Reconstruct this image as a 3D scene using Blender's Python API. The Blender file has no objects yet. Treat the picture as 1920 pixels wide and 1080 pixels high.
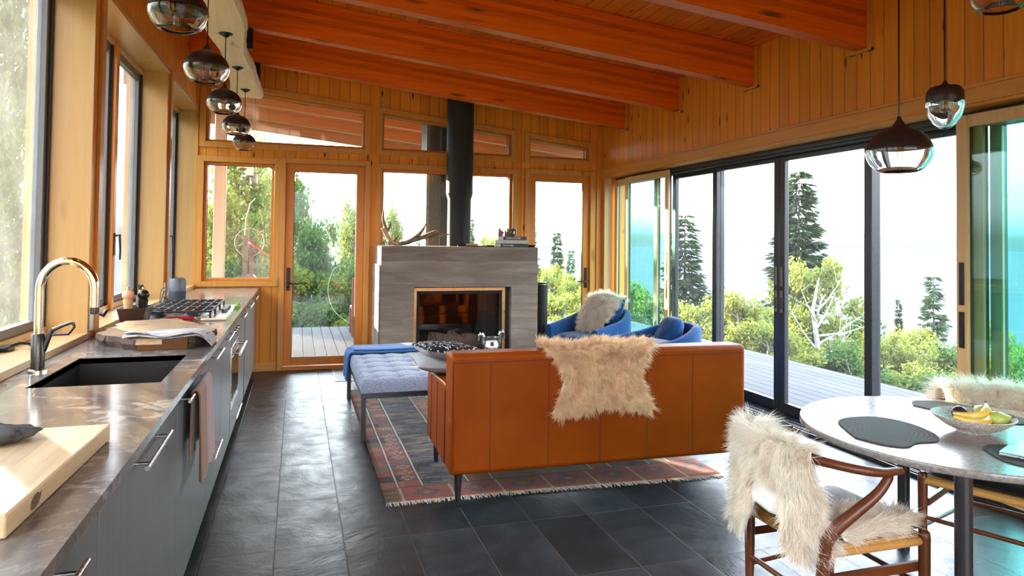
import bpy, math, random
import numpy as np
from mathutils import Vector, Matrix
random.seed(7)
RNG = np.random.default_rng(11)
SC = bpy.context.scene
COL = SC.collection
PI = math.pi

# ---------------------------------------------------------------- camera, sky, sun, exposure
cam_data = bpy.data.cameras.new('camera')
cam = bpy.data.objects.new('camera', cam_data)
COL.objects.link(cam)
cam_data.sensor_fit = 'HORIZONTAL'
cam_data.sensor_width = 36.0
cam_data.lens = 36.0 * 1279.18 / 1920.0
cam_data.shift_y = -121.17 / 1920.0
cam_data.clip_start = 0.05
cam_data.clip_end = 30000
YAW, PITCH, ROLL = 0.3047, 0.0253, -0.0123
_f = Vector((math.sin(YAW) * math.cos(PITCH), math.cos(YAW) * math.cos(PITCH), math.sin(PITCH)))
_r0 = Vector((math.cos(YAW), -math.sin(YAW), 0))
_u0 = _r0.cross(_f)
_r = _r0 * math.cos(ROLL) - _u0 * math.sin(ROLL)
_u = _r0 * math.sin(ROLL) + _u0 * math.cos(ROLL)
_m = Matrix.Identity(4)
for _i in range(3):
    _m[_i][0], _m[_i][1], _m[_i][2] = _r[_i], _u[_i], -_f[_i]
_m[2][3] = 1.5
cam.matrix_world = _m
SC.camera = cam
cam_data.dof.use_dof = False

SC.view_settings.view_transform = 'Standard'
SC.view_settings.look = 'None'
SC.view_settings.gamma = 1
SC.view_settings.use_curve_mapping = False
SC.view_settings.exposure = 1.38

SKY_STRENGTH = 8.5
world = bpy.data.worlds.new('sky')
SC.world = world
world.use_nodes = True
_nt = world.node_tree
_nt.nodes.clear()
_out = _nt.nodes.new('ShaderNodeOutputWorld')
_bg = _nt.nodes.new('ShaderNodeBackground')
_tc = _nt.nodes.new('ShaderNodeTexCoord')
_sep = _nt.nodes.new('ShaderNodeSeparateXYZ')
_rmp = _nt.nodes.new('ShaderNodeValToRGB')
_nt.links.new(_tc.outputs['Generated'], _sep.inputs[0])
_nt.links.new(_sep.outputs['Z'], _rmp.inputs[0])
_e = _rmp.color_ramp.elements
_e[0].position = 0.0
_e[0].color = (0.049, 0.053, 0.059, 1)
_e[1].position = 1.0
_e[1].color = (0.50, 0.72, 1.05, 1)
for _p, _c in ((0.010, (0.054, 0.056, 0.060, 1)), (0.045, (0.20, 0.215, 0.235, 1)), (0.16, (0.42, 0.44, 0.46, 1)), (0.42, (0.85, 0.95, 1.08, 1))):
    _n = _e.new(_p)
    _n.color = _c
_nt.links.new(_rmp.outputs[0], _bg.inputs[0])
_bg.inputs[1].default_value = SKY_STRENGTH
_nt.links.new(_bg.outputs[0], _out.inputs[0])

sun_data = bpy.data.lights.new('sun', 'SUN')
sun_data.energy = 18.0
sun_data.color = (1.0, 0.80, 0.55)
sun_data.angle = math.radians(0.6)
sun = bpy.data.objects.new('sun', sun_data)
COL.objects.link(sun)
_d = Vector((0.6, -1.0, -0.238))
sun.rotation_euler = _d.to_track_quat('-Z', 'Y').to_euler()
sun.location = (-14, 26, 8)

SC.cycles.use_denoising = True
SC.cycles.max_bounces = 10
SC.cycles.diffuse_bounces = 5
SC.cycles.glossy_bounces = 4
SC.cycles.transmission_bounces = 6
SC.cycles.transparent_max_bounces = 24
SC.cycles.caustics_reflective = False
SC.cycles.caustics_refractive = False
SC.cycles.sample_clamp_indirect = 6.0

# ---------------------------------------------------------------- helpers
class MB:
    """collects shapes; build() links them as one mesh object"""
    def __init__(s):
        s.v, s.f = [], []

    def add(s, vs, fs):
        b = len(s.v)
        s.v.extend([tuple(p) for p in vs])
        s.f.extend([tuple(b + i for i in f) for f in fs])
        return s

    def box(s, x0, x1, y0, y1, z0, z1):
        vs = [(x, y, z) for z in (z0, z1) for y in (y0, y1) for x in (x0, x1)]
        return s.add(vs, [(0, 2, 3, 1), (4, 5, 7, 6), (0, 1, 5, 4), (2, 6, 7, 3), (0, 4, 6, 2), (1, 3, 7, 5)])

    def cbox(s, c, d, rot=None):
        h = [(sx * d[0] / 2, sy * d[1] / 2, sz * d[2] / 2) for sz in (-1, 1) for sy in (-1, 1) for sx in (-1, 1)]
        R = rot if rot is not None else Matrix.Identity(3)
        vs = [tuple(Vector(c) + R @ Vector(p)) for p in h]
        return s.add(vs, [(0, 2, 3, 1), (4, 5, 7, 6), (0, 1, 5, 4), (2, 6, 7, 3), (0, 4, 6, 2), (1, 3, 7, 5)])

    def prism(s, poly, a0, a1, axis='y'):
        """polygon extruded along an axis; poly gives the two other coordinates"""
        def P(p, a):
            return {'x': (a, p[0], p[1]), 'y': (p[0], a, p[1]), 'z': (p[0], p[1], a)}[axis]
        n = len(poly)
        vs = [P(p, a0) for p in poly] + [P(p, a1) for p in poly]
        fs = [tuple(range(n)), tuple(range(2 * n - 1, n - 1, -1))]
        fs += [(i, i + n, (i + 1) % n + n, (i + 1) % n) for i in range(n)]
        return s.add(vs, fs)

    def tube(s, pts, r, n=10, cap=True, squash=None, up=None):
        """round bar along points; r a number or one per point; squash=(a,b) scales the section"""
        pts = [Vector(p) for p in pts]
        rs = [r] * len(pts) if not hasattr(r, '__len__') else list(r)
        a, b = squash or (1, 1)
        rings = []
        prev = None
        for i, p in enumerate(pts):
            t = (pts[min(i + 1, len(pts) - 1)] - pts[max(i - 1, 0)]).normalized()
            ref = Vector(up) if up else (prev if prev is not None else (Vector((0, 0, 1)) if abs(t.z) < .9 else Vector((1, 0, 0))))
            x = (ref - t * ref.dot(t))
            if x.length < 1e-5:
                x = t.orthogonal()
            x.normalize()
            prev = x
            y = t.cross(x)
            rings.append([p + (x * math.cos(k * 2 * PI / n) * a + y * math.sin(k * 2 * PI / n) * b) * rs[i] for k in range(n)])
        vs = [q for rg in rings for q in rg]
        fs = []
        for i in range(len(pts) - 1):
            for k in range(n):
                k2 = (k + 1) % n
                fs.append((i * n + k, i * n + k2, (i + 1) * n + k2, (i + 1) * n + k))
        if cap:
            fs.append(tuple(range(n - 1, -1, -1)))
            fs.append(tuple((len(pts) - 1) * n + k for k in range(n)))
        return s.add(vs, fs)

    def lathe(s, prof, c=(0, 0, 0), n=32, axis='z', cap0=False, cap1=False):
        vs, fs = [], []
        for r, z in prof:
            for k in range(n):
                a = 2 * PI * k / n
                p = (r * math.cos(a), r * math.sin(a), z)
                if axis == 'y':
                    p = (p[0], p[2], p[1])
                elif axis == 'x':
                    p = (p[2], p[0], p[1])
                vs.append((p[0] + c[0], p[1] + c[1], p[2] + c[2]))
        for i in range(len(prof) - 1):
            for k in range(n):
                k2 = (k + 1) % n
                fs.append((i * n + k, i * n + k2, (i + 1) * n + k2, (i + 1) * n + k))
        if cap0:
            fs.append(tuple(range(n - 1, -1, -1)))
        if cap1:
            fs.append(tuple((len(prof) - 1) * n + k for k in range(n)))
        return s.add(vs, fs)

    def grid(s, nu, nv, fn, closed_u=False):
        vs = [fn(i / (nu - (0 if closed_u else 1)), j / (nv - 1)) for j in range(nv) for i in range(nu)]
        fs = []
        for j in range(nv - 1):
            for i in range(nu if closed_u else nu - 1):
                i2 = (i + 1) % nu
                fs.append((j * nu + i, j * nu + i2, (j + 1) * nu + i2, (j + 1) * nu + i))
        return s.add(vs, fs)

    def ell(s, c, r, nu=20, nv=12, p=1.0):
        """ellipsoid; p<1 gives squarer sections"""
        def sg(t):
            return math.copysign(abs(t) ** p, t)
        def fn(u, v):
            a, b = 2 * PI * u, -PI / 2 + PI * v
            return (c[0] + r[0] * sg(math.cos(a)) * abs(math.cos(b)) ** p, c[1] + r[1] * sg(math.sin(a)) * abs(math.cos(b)) ** p, c[2] + r[2] * sg(math.sin(b)))
        return s.grid(nu, nv, fn, closed_u=True)

    def xform(s, M, start=0):
        for i in range(start, len(s.v)):
            s.v[i] = tuple(M @ Vector(s.v[i]))
        return s

    def build(s, name, m, parent=None, smooth=False, bevel=0, origin=None, local=False, seg=2, solid=0, sub=0):
        me = bpy.data.meshes.new(name)
        o0 = Vector(origin) if origin else Vector((0, 0, 0))
        me.from_pydata([tuple(Vector(p) - o0) for p in s.v], [], s.f)
        return link_mesh(name, me, m, parent, smooth, bevel, o0, local, seg, solid, sub)


WM = {}
def link_mesh(name, me, m, parent=None, smooth=False, bevel=0, o0=Vector((0, 0, 0)), local=False, seg=2, solid=0, sub=0):
    me.validate()
    if smooth:
        me.polygons.foreach_set('use_smooth', [True] * len(me.polygons))
        me.set_sharp_from_angle(angle=math.radians(smooth if smooth > 1 else 40))
    if m is not None:
        me.materials.append(m)
    o = bpy.data.objects.new(name, me)
    COL.objects.link(o)
    o.location = o0
    WM[o.name] = Matrix.Translation(o0)
    if parent is not None:
        o.parent = parent
        if local:
            WM[o.name] = WM[parent.name] @ Matrix.Translation(o0)
        else:
            o.matrix_parent_inverse = WM[parent.name].inverted()
    if solid:
        md = o.modifiers.new('thick', 'SOLIDIFY')
        md.thickness = solid
        md.offset = 0
    if sub:
        md = o.modifiers.new('round', 'SUBSURF')
        md.levels = md.render_levels = sub
    if bevel:
        md = o.modifiers.new('edge', 'BEVEL')
        md.width = bevel
        md.segments = seg
        md.limit_method = 'ANGLE'
        md.angle_limit = math.radians(35)
        md.harden_normals = False
        if not smooth:
            me.polygons.foreach_set('use_smooth', [True] * len(me.polygons))
            me.set_sharp_from_angle(angle=math.radians(30))
    return o


def tag(o, label=None, cat=None, group=None, kind=None):
    if label:
        o['label'] = label
    if cat:
        o['category'] = cat
    if group:
        o['group'] = group
    if kind:
        o['kind'] = kind
    return o


def thing(name, label, cat, loc=(0, 0, 0), rz=0, group=None):
    o = bpy.data.objects.new(name, None)
    COL.objects.link(o)
    o.empty_display_size = .1
    o.location = loc
    o.rotation_euler = (0, 0, rz)
    WM[o.name] = Matrix.Translation(Vector(loc)) @ Matrix.Rotation(rz, 4, 'Z')
    return tag(o, label, cat, group)


def struct(o):
    o['kind'] = 'structure'
    return o


def sroot(name):
    o = bpy.data.objects.new(name, None)
    COL.objects.link(o)
    WM[o.name] = Matrix.Identity(4)
    o['kind'] = 'structure'
    return o


def kids(o):
    return [c for c in bpy.data.objects if c.parent == o]


def dup(root, loc, rz=None, label=None, group=None, scale=None):
    def rec(o, parent):
        c = o.copy()
        COL.objects.link(c)
        c.parent = parent
        for ch in kids(o):
            rec(ch, c)
        return c
    r = root.copy()
    COL.objects.link(r)
    r.location = loc
    if rz is not None:
        r.rotation_euler = (0, 0, rz)
    if scale is not None:
        r.scale = scale if hasattr(scale, '__len__') else (scale,) * 3
    for ch in kids(root):
        rec(ch, r)
    WM[r.name] = Matrix.Translation(Vector(loc)) @ Matrix.Rotation(r.rotation_euler[2], 4, 'Z')
    return tag(r, label, None, group)


def text(name, body, size, m, parent, loc, rot, align='LEFT', extrude=.0004):
    c = bpy.data.curves.new(name, 'FONT')
    c.body = body
    c.size = size
    c.extrude = extrude
    c.align_x = align
    c.align_y = 'CENTER'
    c.materials.append(m)
    tmp = bpy.data.objects.new(name, c)
    COL.objects.link(tmp)
    bpy.context.view_layer.update()
    me = bpy.data.meshes.new_from_object(tmp.evaluated_get(bpy.context.evaluated_depsgraph_get()))
    bpy.data.objects.remove(tmp)
    me.name = name
    o = bpy.data.objects.new(name, me)
    if not me.materials:
        me.materials.append(m)
    COL.objects.link(o)
    o.location = loc
    o.rotation_euler = rot
    if parent is not None:
        o.parent = parent
        o.matrix_parent_inverse = WM[parent.name].inverted()
    return o


def smoothcurve(pts, n=8):
    """Catmull-Rom through points"""
    P = [Vector(p) for p in pts]
    P = [P[0] * 2 - P[1]] + P + [P[-1] * 2 - P[-2]]
    out = []
    for i in range(1, len(P) - 2):
        for k in range(n):
            t = k / n
            a, b, c, d = P[i - 1], P[i], P[i + 1], P[i + 2]
            out.append(.5 * ((2 * b) + (c - a) * t + (2 * a - 5 * b + 4 * c - d) * t * t + (3 * b - a - 3 * c + d) * t ** 3))
    out.append(P[-2])
    return out


def lerpl(a, n):
    """resample a list of numbers to n values"""
    return list(np.interp(np.linspace(0, 1, n), np.linspace(0, 1, len(a)), a))

# ---------------------------------------------------------------- materials
class NT:
    def __init__(s, name):
        s.m = bpy.data.materials.new(name)
        s.m.use_nodes = True
        s.t = s.m.node_tree
        s.t.nodes.clear()
        s.out = s.t.nodes.new('ShaderNodeOutputMaterial')

    def n(s, typ, **kw):
        nd = s.t.nodes.new('ShaderNode' + typ)
        for k, v in kw.items():
            if k == 'ins':
                for kk, vv in v.items():
                    if hasattr(vv, 'is_linked') or isinstance(vv, bpy.types.NodeSocket):
                        s.t.links.new(vv, nd.inputs[kk])
                    else:
                        nd.inputs[kk].default_value = vv
            else:
                setattr(nd, k, v)
        return nd

    def math(s, op, a, b=0.0, c=None, clamp=False):
        nd = s.n('Math', operation=op, use_clamp=clamp, ins={0: a, 1: b})
        if c is not None:
            if isinstance(c, bpy.types.NodeSocket):
                s.t.links.new(c, nd.inputs[2])
            else:
                nd.inputs[2].default_value = c
        return nd.outputs[0]

    def obj(s):
        return s.n('TexCoord').outputs['Object']

    def xyz(s, v):
        o = s.n('SeparateXYZ', ins={0: v}).outputs
        return o[0], o[1], o[2]

    def comb(s, x=0.0, y=0.0, z=0.0):
        return s.n('CombineXYZ', ins={0: x, 1: y, 2: z}).outputs[0]

    def scale(s, v, sc):
        return s.n('VectorMath', operation='MULTIPLY', ins={0: v, 1: sc}).outputs[0]

    def noise(s, v, scale=5, detail=3, rough=.55, dist=0.0):
        nd = s.n('TexNoise', ins={'Vector': v, 'Scale': scale, 'Detail': detail, 'Roughness': rough, 'Distortion': dist})
        return nd.outputs[0]

    def white(s, v):
        return s.n('TexWhiteNoise', noise_dimensions='3D', ins={0: v}).outputs[0]

    def voro(s, v, scale=5, out='Distance', feature='F1'):
        return s.n('TexVoronoi', feature=feature, ins={'Vector': v, 'Scale': scale}).outputs[out]

    def ramp(s, fac, stops, interp='LINEAR'):
        nd = s.n('ValToRGB', ins={0: fac})
        cr = nd.color_ramp
        cr.interpolation = interp
        while len(cr.elements) < len(stops):
            cr.elements.new(.5)
        for e, (p, c) in zip(cr.elements, stops):
            e.position = p
            e.color = (*c, 1) if len(c) == 3 else c
        return nd.outputs[0]

    def mix(s, fac, a, b, blend='MIX'):
        nd = s.n('Mix', data_type='RGBA', blend_type=blend)
        for k, v in ((0, fac), (6, a), (7, b)):
            if isinstance(v, bpy.types.NodeSocket):
                s.t.links.new(v, nd.inputs[k])
            else:
                nd.inputs[k].default_value = (*v, 1) if (hasattr(v, '__len__') and len(v) == 3) else v
        return nd.outputs[2]

    def mapr(s, v, a, b, c, d):
        return s.n('MapRange', ins={0: v, 1: a, 2: b, 3: c, 4: d}).outputs[0]

    def bump(s, h, strength=.3, dist=.01):
        return s.n('Bump', ins={'Strength': strength, 'Distance': dist, 'Height': h}).outputs[0]

    def done(s, col, rough=.5, metal=0.0, normal=None, spec=.5, coat=0, sheen=0, extra=None):
        p = s.n('BsdfPrincipled')
        for k, v in (('Base Color', col), ('Roughness', rough), ('Metallic', metal), ('Normal', normal), ('Specular IOR Level', spec),
                     ('Coat Weight', coat), ('Sheen Weight', sheen)):
            if v is None:
                continue
            if isinstance(v, bpy.types.NodeSocket):
                s.t.links.new(v, p.inputs[k])
            else:
                p.inputs[k].default_value = (*v, 1) if (hasattr(v, '__len__') and len(v) == 3) else v
        if extra:
            for k, v in extra.items():
                p.inputs[k].default_value = v
        s.t.links.new(p.outputs[0], s.out.inputs[0])
        return s.m


def plain(name, col, rough=.5, metal=0.0, spec=.5, var=.08, scale=30, bump=0, coat=0, sheen=0):
    """one colour with a little uneven tone and gloss"""
    t = NT(name)
    nz = t.noise(t.obj(), scale, 4)
    f = t.mapr(nz, .3, .7, 1 - var, 1 + var)
    c = t.mix(1.0, (*col, 1), t.comb(f, f, f), 'MULTIPLY')
    nrm = t.bump(nz, bump, .003) if bump else None
    return t.done(c, t.mapr(nz, .3, .7, max(rough - .05, .02), rough + .05), metal, nrm, spec, coat, sheen)


def boards(name, across, along, width, c1, c2, groove=.035, off=0.0, rough=.42, knots=1.0, spec=.35, dark=(.16, .06, .015), tone=.13):
    """tongue-and-groove boards: one tone and grain per board, knots, thin V joints"""
    t = NT(name)
    v = t.obj()
    ax = t.xyz(v)
    q = t.math('DIVIDE', t.math('ADD', ax[across], off), width)
    idx = t.math('FLOOR', q)
    fr = t.math('FRACT', q)
    rnd = t.white(t.comb(idx, 3.7, 1.3))
    rnd2 = t.white(t.comb(idx, 9.1, 4.4))
    sc = [28.0, 28.0, 28.0]
    sc[along] = 1.3
    shift = t.comb(t.math('MULTIPLY', rnd, 37.0), t.math('MULTIPLY', rnd2, 53.0), t.math('MULTIPLY', rnd, 71.0))
    vv = t.n('VectorMath', operation='ADD', ins={0: v, 1: shift}).outputs[0]
    grain = t.noise(t.scale(vv, tuple(sc)), 1.0, 5, .6, .6)
    col = t.ramp(grain, [(.25, c2), (.5, tuple((a + b) / 2 for a, b in zip(c1, c2))), (.75, c1)])
    f = t.mapr(rnd, 0, 1, 1 - tone, 1 + tone * .7)
    col = t.mix(1.0, col, t.comb(f, f, f), 'MULTIPLY')
    ks = [10.0, 10.0, 10.0]
    ks[along] = 2.8
    vd = t.voro(t.scale(vv, tuple(ks)), 1.0)
    kn = t.math('MULTIPLY', t.mapr(vd, .07, .15, 1, 0), knots, clamp=True)
    col = t.mix(kn, col, tuple(c * .45 for c in dark))
    edge = t.math('MINIMUM', fr, t.math('SUBTRACT', 1.0, fr))
    gm = t.mapr(edge, groove * .35, groove, 1, 0)
    col = t.mix(t.math('MULTIPLY', gm, .75), col, dark)
    h = t.math('SUBTRACT', t.math('MULTIPLY', grain, .12), gm)
    return t.done(col, rough, 0, t.bump(h, .6, .006), spec)


def wood(name, along, c1, c2, rough=.4, sc=22, stretch=1.1, knots=.0, spec=.4, dark=(.14, .05, .012), lam=0):
    """solid timber with its grain along one axis; lam>0 draws glued layers of that height"""
    t = NT(name)
    v = t.obj()
    s3 = [float(sc)] * 3
    s3[along] = stretch
    ax = t.xyz(v)
    if lam:
        idx = t.math('FLOOR', t.math('DIVIDE', t.math('ADD', ax[2], t.math('MULTIPLY', ax[0], .102)), lam))
        r = t.white(t.comb(idx, 2.2, 5.1))
        v = t.n('VectorMath', operation='ADD', ins={0: v, 1: t.comb(t.math('MULTIPLY', r, 40.0), 0.0, t.math('MULTIPLY', r, 13.0))}).outputs[0]
    g = t.noise(t.scale(v, tuple(s3)), 1.0, 6, .62, .8)
    col = t.ramp(g, [(.22, c2), (.78, c1)])
    if lam:
        f = t.mapr(r, 0, 1, .78, 1.15)
        col = t.mix(1.0, col, t.comb(f, f, f), 'MULTIPLY')
    if knots:
        k3 = [4.0] * 3
        k3[along] = 1.1
        vd = t.voro(t.scale(v, tuple(k3)), 1.0)
        col = t.mix(t.math('MULTIPLY', t.mapr(vd, .05, .14, 1, 0), knots, clamp=True), col, dark)
    return t.done(col, rough, 0, t.bump(g, .12, .004), spec)


def clear(name, tint=(1, 1, 1), haze=0.0, edge=.0, rough=.02, refl=1.0, speck=False):
    """a sheet of glass: clear with mirror-like reflection that grows at grazing angles, optional film of dirt"""
    t = NT(name)
    tr = t.n('BsdfTransparent', ins={0: (*tint, 1)})
    gl = t.n('BsdfGlossy', ins={'Roughness': rough, 'Color': (1, 1, 1, 1)})
    fg = t.n('LayerWeight', ins={'Blend': .5}).outputs['Facing']
    fr = t.math('ADD', .035, t.math('MULTIPLY', t.math('POWER', fg, 5.0), .75))
    fac = t.math('MULTIPLY', fr, refl * .75, clamp=True)
    if edge:
        lw = t.n('LayerWeight', ins={'Blend': .35}).outputs['Facing']
        fac = t.math('ADD', fac, t.math('MULTIPLY', t.math('POWER', lw, 4.0), edge), clamp=True)
    mx = t.n('MixShader', ins={0: fac})
    t.t.links.new(tr.outputs[0], mx.inputs[1])
    t.t.links.new(gl.outputs[0], mx.inputs[2])
    last = mx.outputs[0]
    if haze:
        nz = t.noise(t.obj(), 3.0, 6, .65)
        h = t.mapr(nz, .3, .75, haze * .5, haze * 1.4)
        if speck:
            sp = t.mapr(t.voro(t.obj(), 55.0), .02, .10, .5, 0.0)
            h = t.math('ADD', h, sp, clamp=True)
        tl = t.n('BsdfTranslucent', ins={0: (.95, .95, .95, 1)})
        df = t.n('BsdfDiffuse', ins={0: (.8, .8, .8, 1)})
        m1 = t.n('MixShader', ins={0: .35})
        t.t.links.new(tl.outputs[0], m1.inputs[1])
        t.t.links.new(df.outputs[0], m1.inputs[2])
        m2 = t.n('MixShader', ins={0: h})
        t.t.links.new(last, m2.inputs[1])
        t.t.links.new(m1.outputs[0], m2.inputs[2])
        last = m2.outputs[0]
    t.t.links.new(last, t.out.inputs[0])
    return t.m


def fluff(name, col, tip=None, trans=.35, var=.18):
    """wool, leaves: part of the light passes through"""
    t = NT(name)
    nz = t.noise(t.obj(), 14, 3)
    f = t.mapr(nz, .3, .7, 1 - var, 1 + var)
    c = t.mix(1.0, (*col, 1), t.comb(f, f, f), 'MULTIPLY')
    if tip:
        c = t.mix(t.mapr(nz, .4, .6, 0, 1), c, tip)
    d = t.n('BsdfDiffuse', ins={0: c})
    l = t.n('BsdfTranslucent', ins={0: c})
    m = t.n('MixShader', ins={0: trans})
    t.t.links.new(d.outputs[0], m.inputs[1])
    t.t.links.new(l.outputs[0], m.inputs[2])
    t.t.links.new(m.outputs[0], t.out.inputs[0])
    return t.m

# ---------------------------------------------------------------- palette
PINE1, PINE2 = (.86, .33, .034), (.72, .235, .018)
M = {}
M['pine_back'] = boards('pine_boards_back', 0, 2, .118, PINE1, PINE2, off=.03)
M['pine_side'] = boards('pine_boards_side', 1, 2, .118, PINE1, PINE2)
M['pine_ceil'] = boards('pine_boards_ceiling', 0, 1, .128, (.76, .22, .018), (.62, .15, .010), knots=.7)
M['beam'] = wood('fir_beam', 0, (.90, .19, .008), (.60, .092, .003), .38, 16, .55, .9, lam=.042)
M['porch_beam_hazed'] = wood('hazed_porch_fir', 0, (.42, .20, .085), (.28, .12, .045), .5, 16, .55, .9, lam=.042)  # same fir as indoors, muted so the colour carries the haze and glass
M['trim_x'] = wood('fir_trim_x', 0, (.72, .34, .075), (.60, .25, .045), .35, 26, 1.3)
M['trim_y'] = wood('fir_trim_y', 1, (.72, .34, .075), (.60, .25, .045), .35, 26, 1.3)
M['trim_z'] = wood('fir_trim_z', 2, (.72, .34, .075), (.60, .25, .045), .35, 26, 1.3, knots=.5)
M['jamb'] = wood('fir_jamb', 2, (.58, .345, .13), (.50, .27, .085), .35, 26, 1.3, knots=.5)
M['sash'] = wood('fir_sash', 2, (.70, .26, .03), (.58, .185, .016), .3, 26, 1.3)
M['sash_x'] = wood('fir_sash_x', 0, (.70, .26, .03), (.58, .185, .016), .3, 26, 1.3)
M['pale_wood'] = wood('pale_fir', 2, (.74, .50, .24), (.62, .37, .15), .35, 24, 1.2)
M['pale_wood_y'] = wood('pale_fir_y', 1, (.74, .50, .24), (.62, .37, .15), .35, 24, 1.2)
M['glass'] = clear('window_glass', (.97, .99, .98), haze=.003, refl=.8)
M['glass_dirty'] = clear('dusty_glass', (.72, .735, .73), haze=.05, refl=1.0, speck=True)
M['glass_spot'] = clear('spotted_glass', (.96, .98, .97), haze=.015, refl=.9, speck=True)
M['glass_teal'] = clear('coated_glass', (.76, .945, .93), haze=.003, refl=1.6)
M['screen'] = clear('fine_screen', (.93, .94, .95), haze=.008, refl=.3)
M['alu'] = plain('dark_aluminium', (.018, .018, .021), .32, .0, .6)
M['bronze'] = plain('grey_brown_aluminium', (.16, .145, .135), .4, .0, .5)
M['gasket'] = plain('black_rubber', (.012, .012, .012), .6)
M['hardware'] = plain('black_hardware', (.015, .014, .014), .35, .3)
M['white_plastic'] = plain('white_plastic', (.82, .82, .80), .35)

def zc(x):
    return 3.22 + .102 * (3.8 - x)
def zb(x):
    return 2.88 + .102 * (3.8 - x)

XL, XR, YB, YF = -1.08, 3.80, 8.17, -2.9
ZH = 2.895          # head of the kitchen windows

# slate floor
def slate():
    t = NT('slate_tiles')
    v = t.obj()
    x, y, z = t.xyz(v)
    qx = t.math('DIVIDE', t.math('ADD', x, .075), .325)
    qy = t.math('DIVIDE', t.math('ADD', y, -3.49 + .632 * 20), .632)
    ix, iy = t.math('FLOOR', qx), t.math('FLOOR', qy)
    fx, fy = t.math('FRACT', qx), t.math('FRACT', qy)
    r = t.white(t.comb(ix, iy, .5))
    r2 = t.white(t.comb(ix, iy, 7.5))
    ex = t.math('MULTIPLY', t.math('MINIMUM', fx, t.math('SUBTRACT', 1.0, fx)), .325)
    ey = t.math('MULTIPLY', t.math('MINIMUM', fy, t.math('SUBTRACT', 1.0, fy)), .632)
    e = t.math('MINIMUM', ex, ey)
    gm = t.mapr(e, .0014, .0034, 1, 0)
    sh = t.comb(t.math('MULTIPLY', r, 30.0), t.math('MULTIPLY', r2, 50.0), 0.0)
    vv = t.n('VectorMath', operation='ADD', ins={0: v, 1: sh}).outputs[0]
    big = t.noise(vv, 2.6, 5, .62, 1.4)
    fine = t.noise(vv, 40, 5, .6)
    # cleft edges: thin contour lines of the large noise
    ridge = t.math('ABSOLUTE', t.math('SUBTRACT', t.math('FRACT', t.math('MULTIPLY', big, 3.0)), .5))
    line = t.mapr(ridge, .0, .022, 1, 0)
    step = t.math('MULTIPLY', t.math('FLOOR', t.math('MULTIPLY', big, 3.0)), .33)
    col = t.ramp(big, [(.3, (.010, .014, .017)), (.5, (.019, .026, .030)), (.7, (.032, .040, .044))])
    f = t.mapr(r, 0, 1, .7, 1.3)
    col = t.mix(1.0, col, t.comb(f, f, f), 'MULTIPLY')
    col = t.mix(t.math('MULTIPLY', line, .5), col, (.012, .014, .016))
    col = t.mix(gm, col, (.085, .06, .045))
    h = t.math('ADD', t.math('ADD', t.math('MULTIPLY', fine, .10), t.math('MULTIPLY', step, .55)), t.math('MULTIPLY', big, .7))
    h = t.math('SUBTRACT', h, t.math('MULTIPLY', gm, .6))
    rough = t.mapr(t.noise(vv, 6, 4), .3, .7, .28, .46)
    return t.done(col, rough, 0, t.bump(h, .6, .014), .38)
M['slate'] = slate()
struct(MB().box(-1.4, 4.2, YF - .2, 8.33, -.2, 0).build('floor', M['slate']))

# sloping board ceiling with its porch continuation
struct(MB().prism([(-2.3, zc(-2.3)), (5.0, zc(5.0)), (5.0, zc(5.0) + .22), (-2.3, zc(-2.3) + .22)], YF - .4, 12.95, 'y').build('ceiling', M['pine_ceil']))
struct(MB().prism([(-2.3, zc(-2.3) - .06), (5.0, zc(5.0) - .06), (5.0, zc(5.0) + .23), (-2.3, zc(-2.3) + .23)], 12.95, 13.0, 'y').build('trim_1', M['porch_beam_hazed']))

BEAM_Y = [2.56 + 1.23 * k for k in range(-3, 9)]
for y in BEAM_Y:
    inside = y < 8
    x0, x1 = (XL, XR) if inside else (-2.2, 4.9)
    b = MB().prism([(x0, zb(x0)), (x1, zb(x1)), (x1, zc(x1) - .002), (x0, zc(x0) - .002)], y, y + .115, 'y').build('ceiling_beam', M['beam'] if inside else M['porch_beam_hazed'], bevel=.006)
    struct(b)
    if inside:
        z = zb(XR)
        struct(MB().box(XR - .022, XR - .001, y - .045, y - .002, z - .022, zc(XR)).box(XR - .022, XR - .001, y + .117, y + .16, z - .022, zc(XR)).box(XR - .03, XR - .001, y - .045, y + .16, z - .022, z - .003).build('beam_end_trim', M['trim_z'], b))

# ---- back wall with its openings
def ztop(x):
    return 3.02 - .102 * (x - .73)
TR_B = 2.553
OPEN_B = [(-.995, -.255, 1.012, 2.335), (-.14, .757, 0, 2.362), (.94, 2.57, 1.13, 2.335), (2.787, 3.635, 0, 2.362)]
TRANS = [(-.985, .745), (.935, 2.55), (2.783, 3.61)]
def back_wall():
    m = MB()
    xs = sorted({-1.28, XR + .2} | {v for o in OPEN_B for v in o[:2]} | {v for o in TRANS for v in o})
    for a, b in zip(xs[:-1], xs[1:]):
        c = (a + b) / 2
        holes = [(o[2], o[2], o[3], o[3]) for o in OPEN_B if o[0] < c < o[1]]
        holes += [(TR_B, TR_B, ztop(a), ztop(b)) for o in TRANS if o[0] < c < o[1]]
        holes.sort()
        la = lb = 0.0
        for z0a, z0b, z1a, z1b in holes:
            if z0a > la + .001:
                m.prism([(a, la), (b, lb), (b, z0b), (a, z0a)], YB, YB + .16, 'y')
            la, lb = z1a, z1b
        m.prism([(a, la), (b, lb), (b, zc(b)), (a, zc(a))], YB, YB + .16, 'y')
    return m
struct(back_wall().build('wall_back', M['pine_back']))

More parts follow.
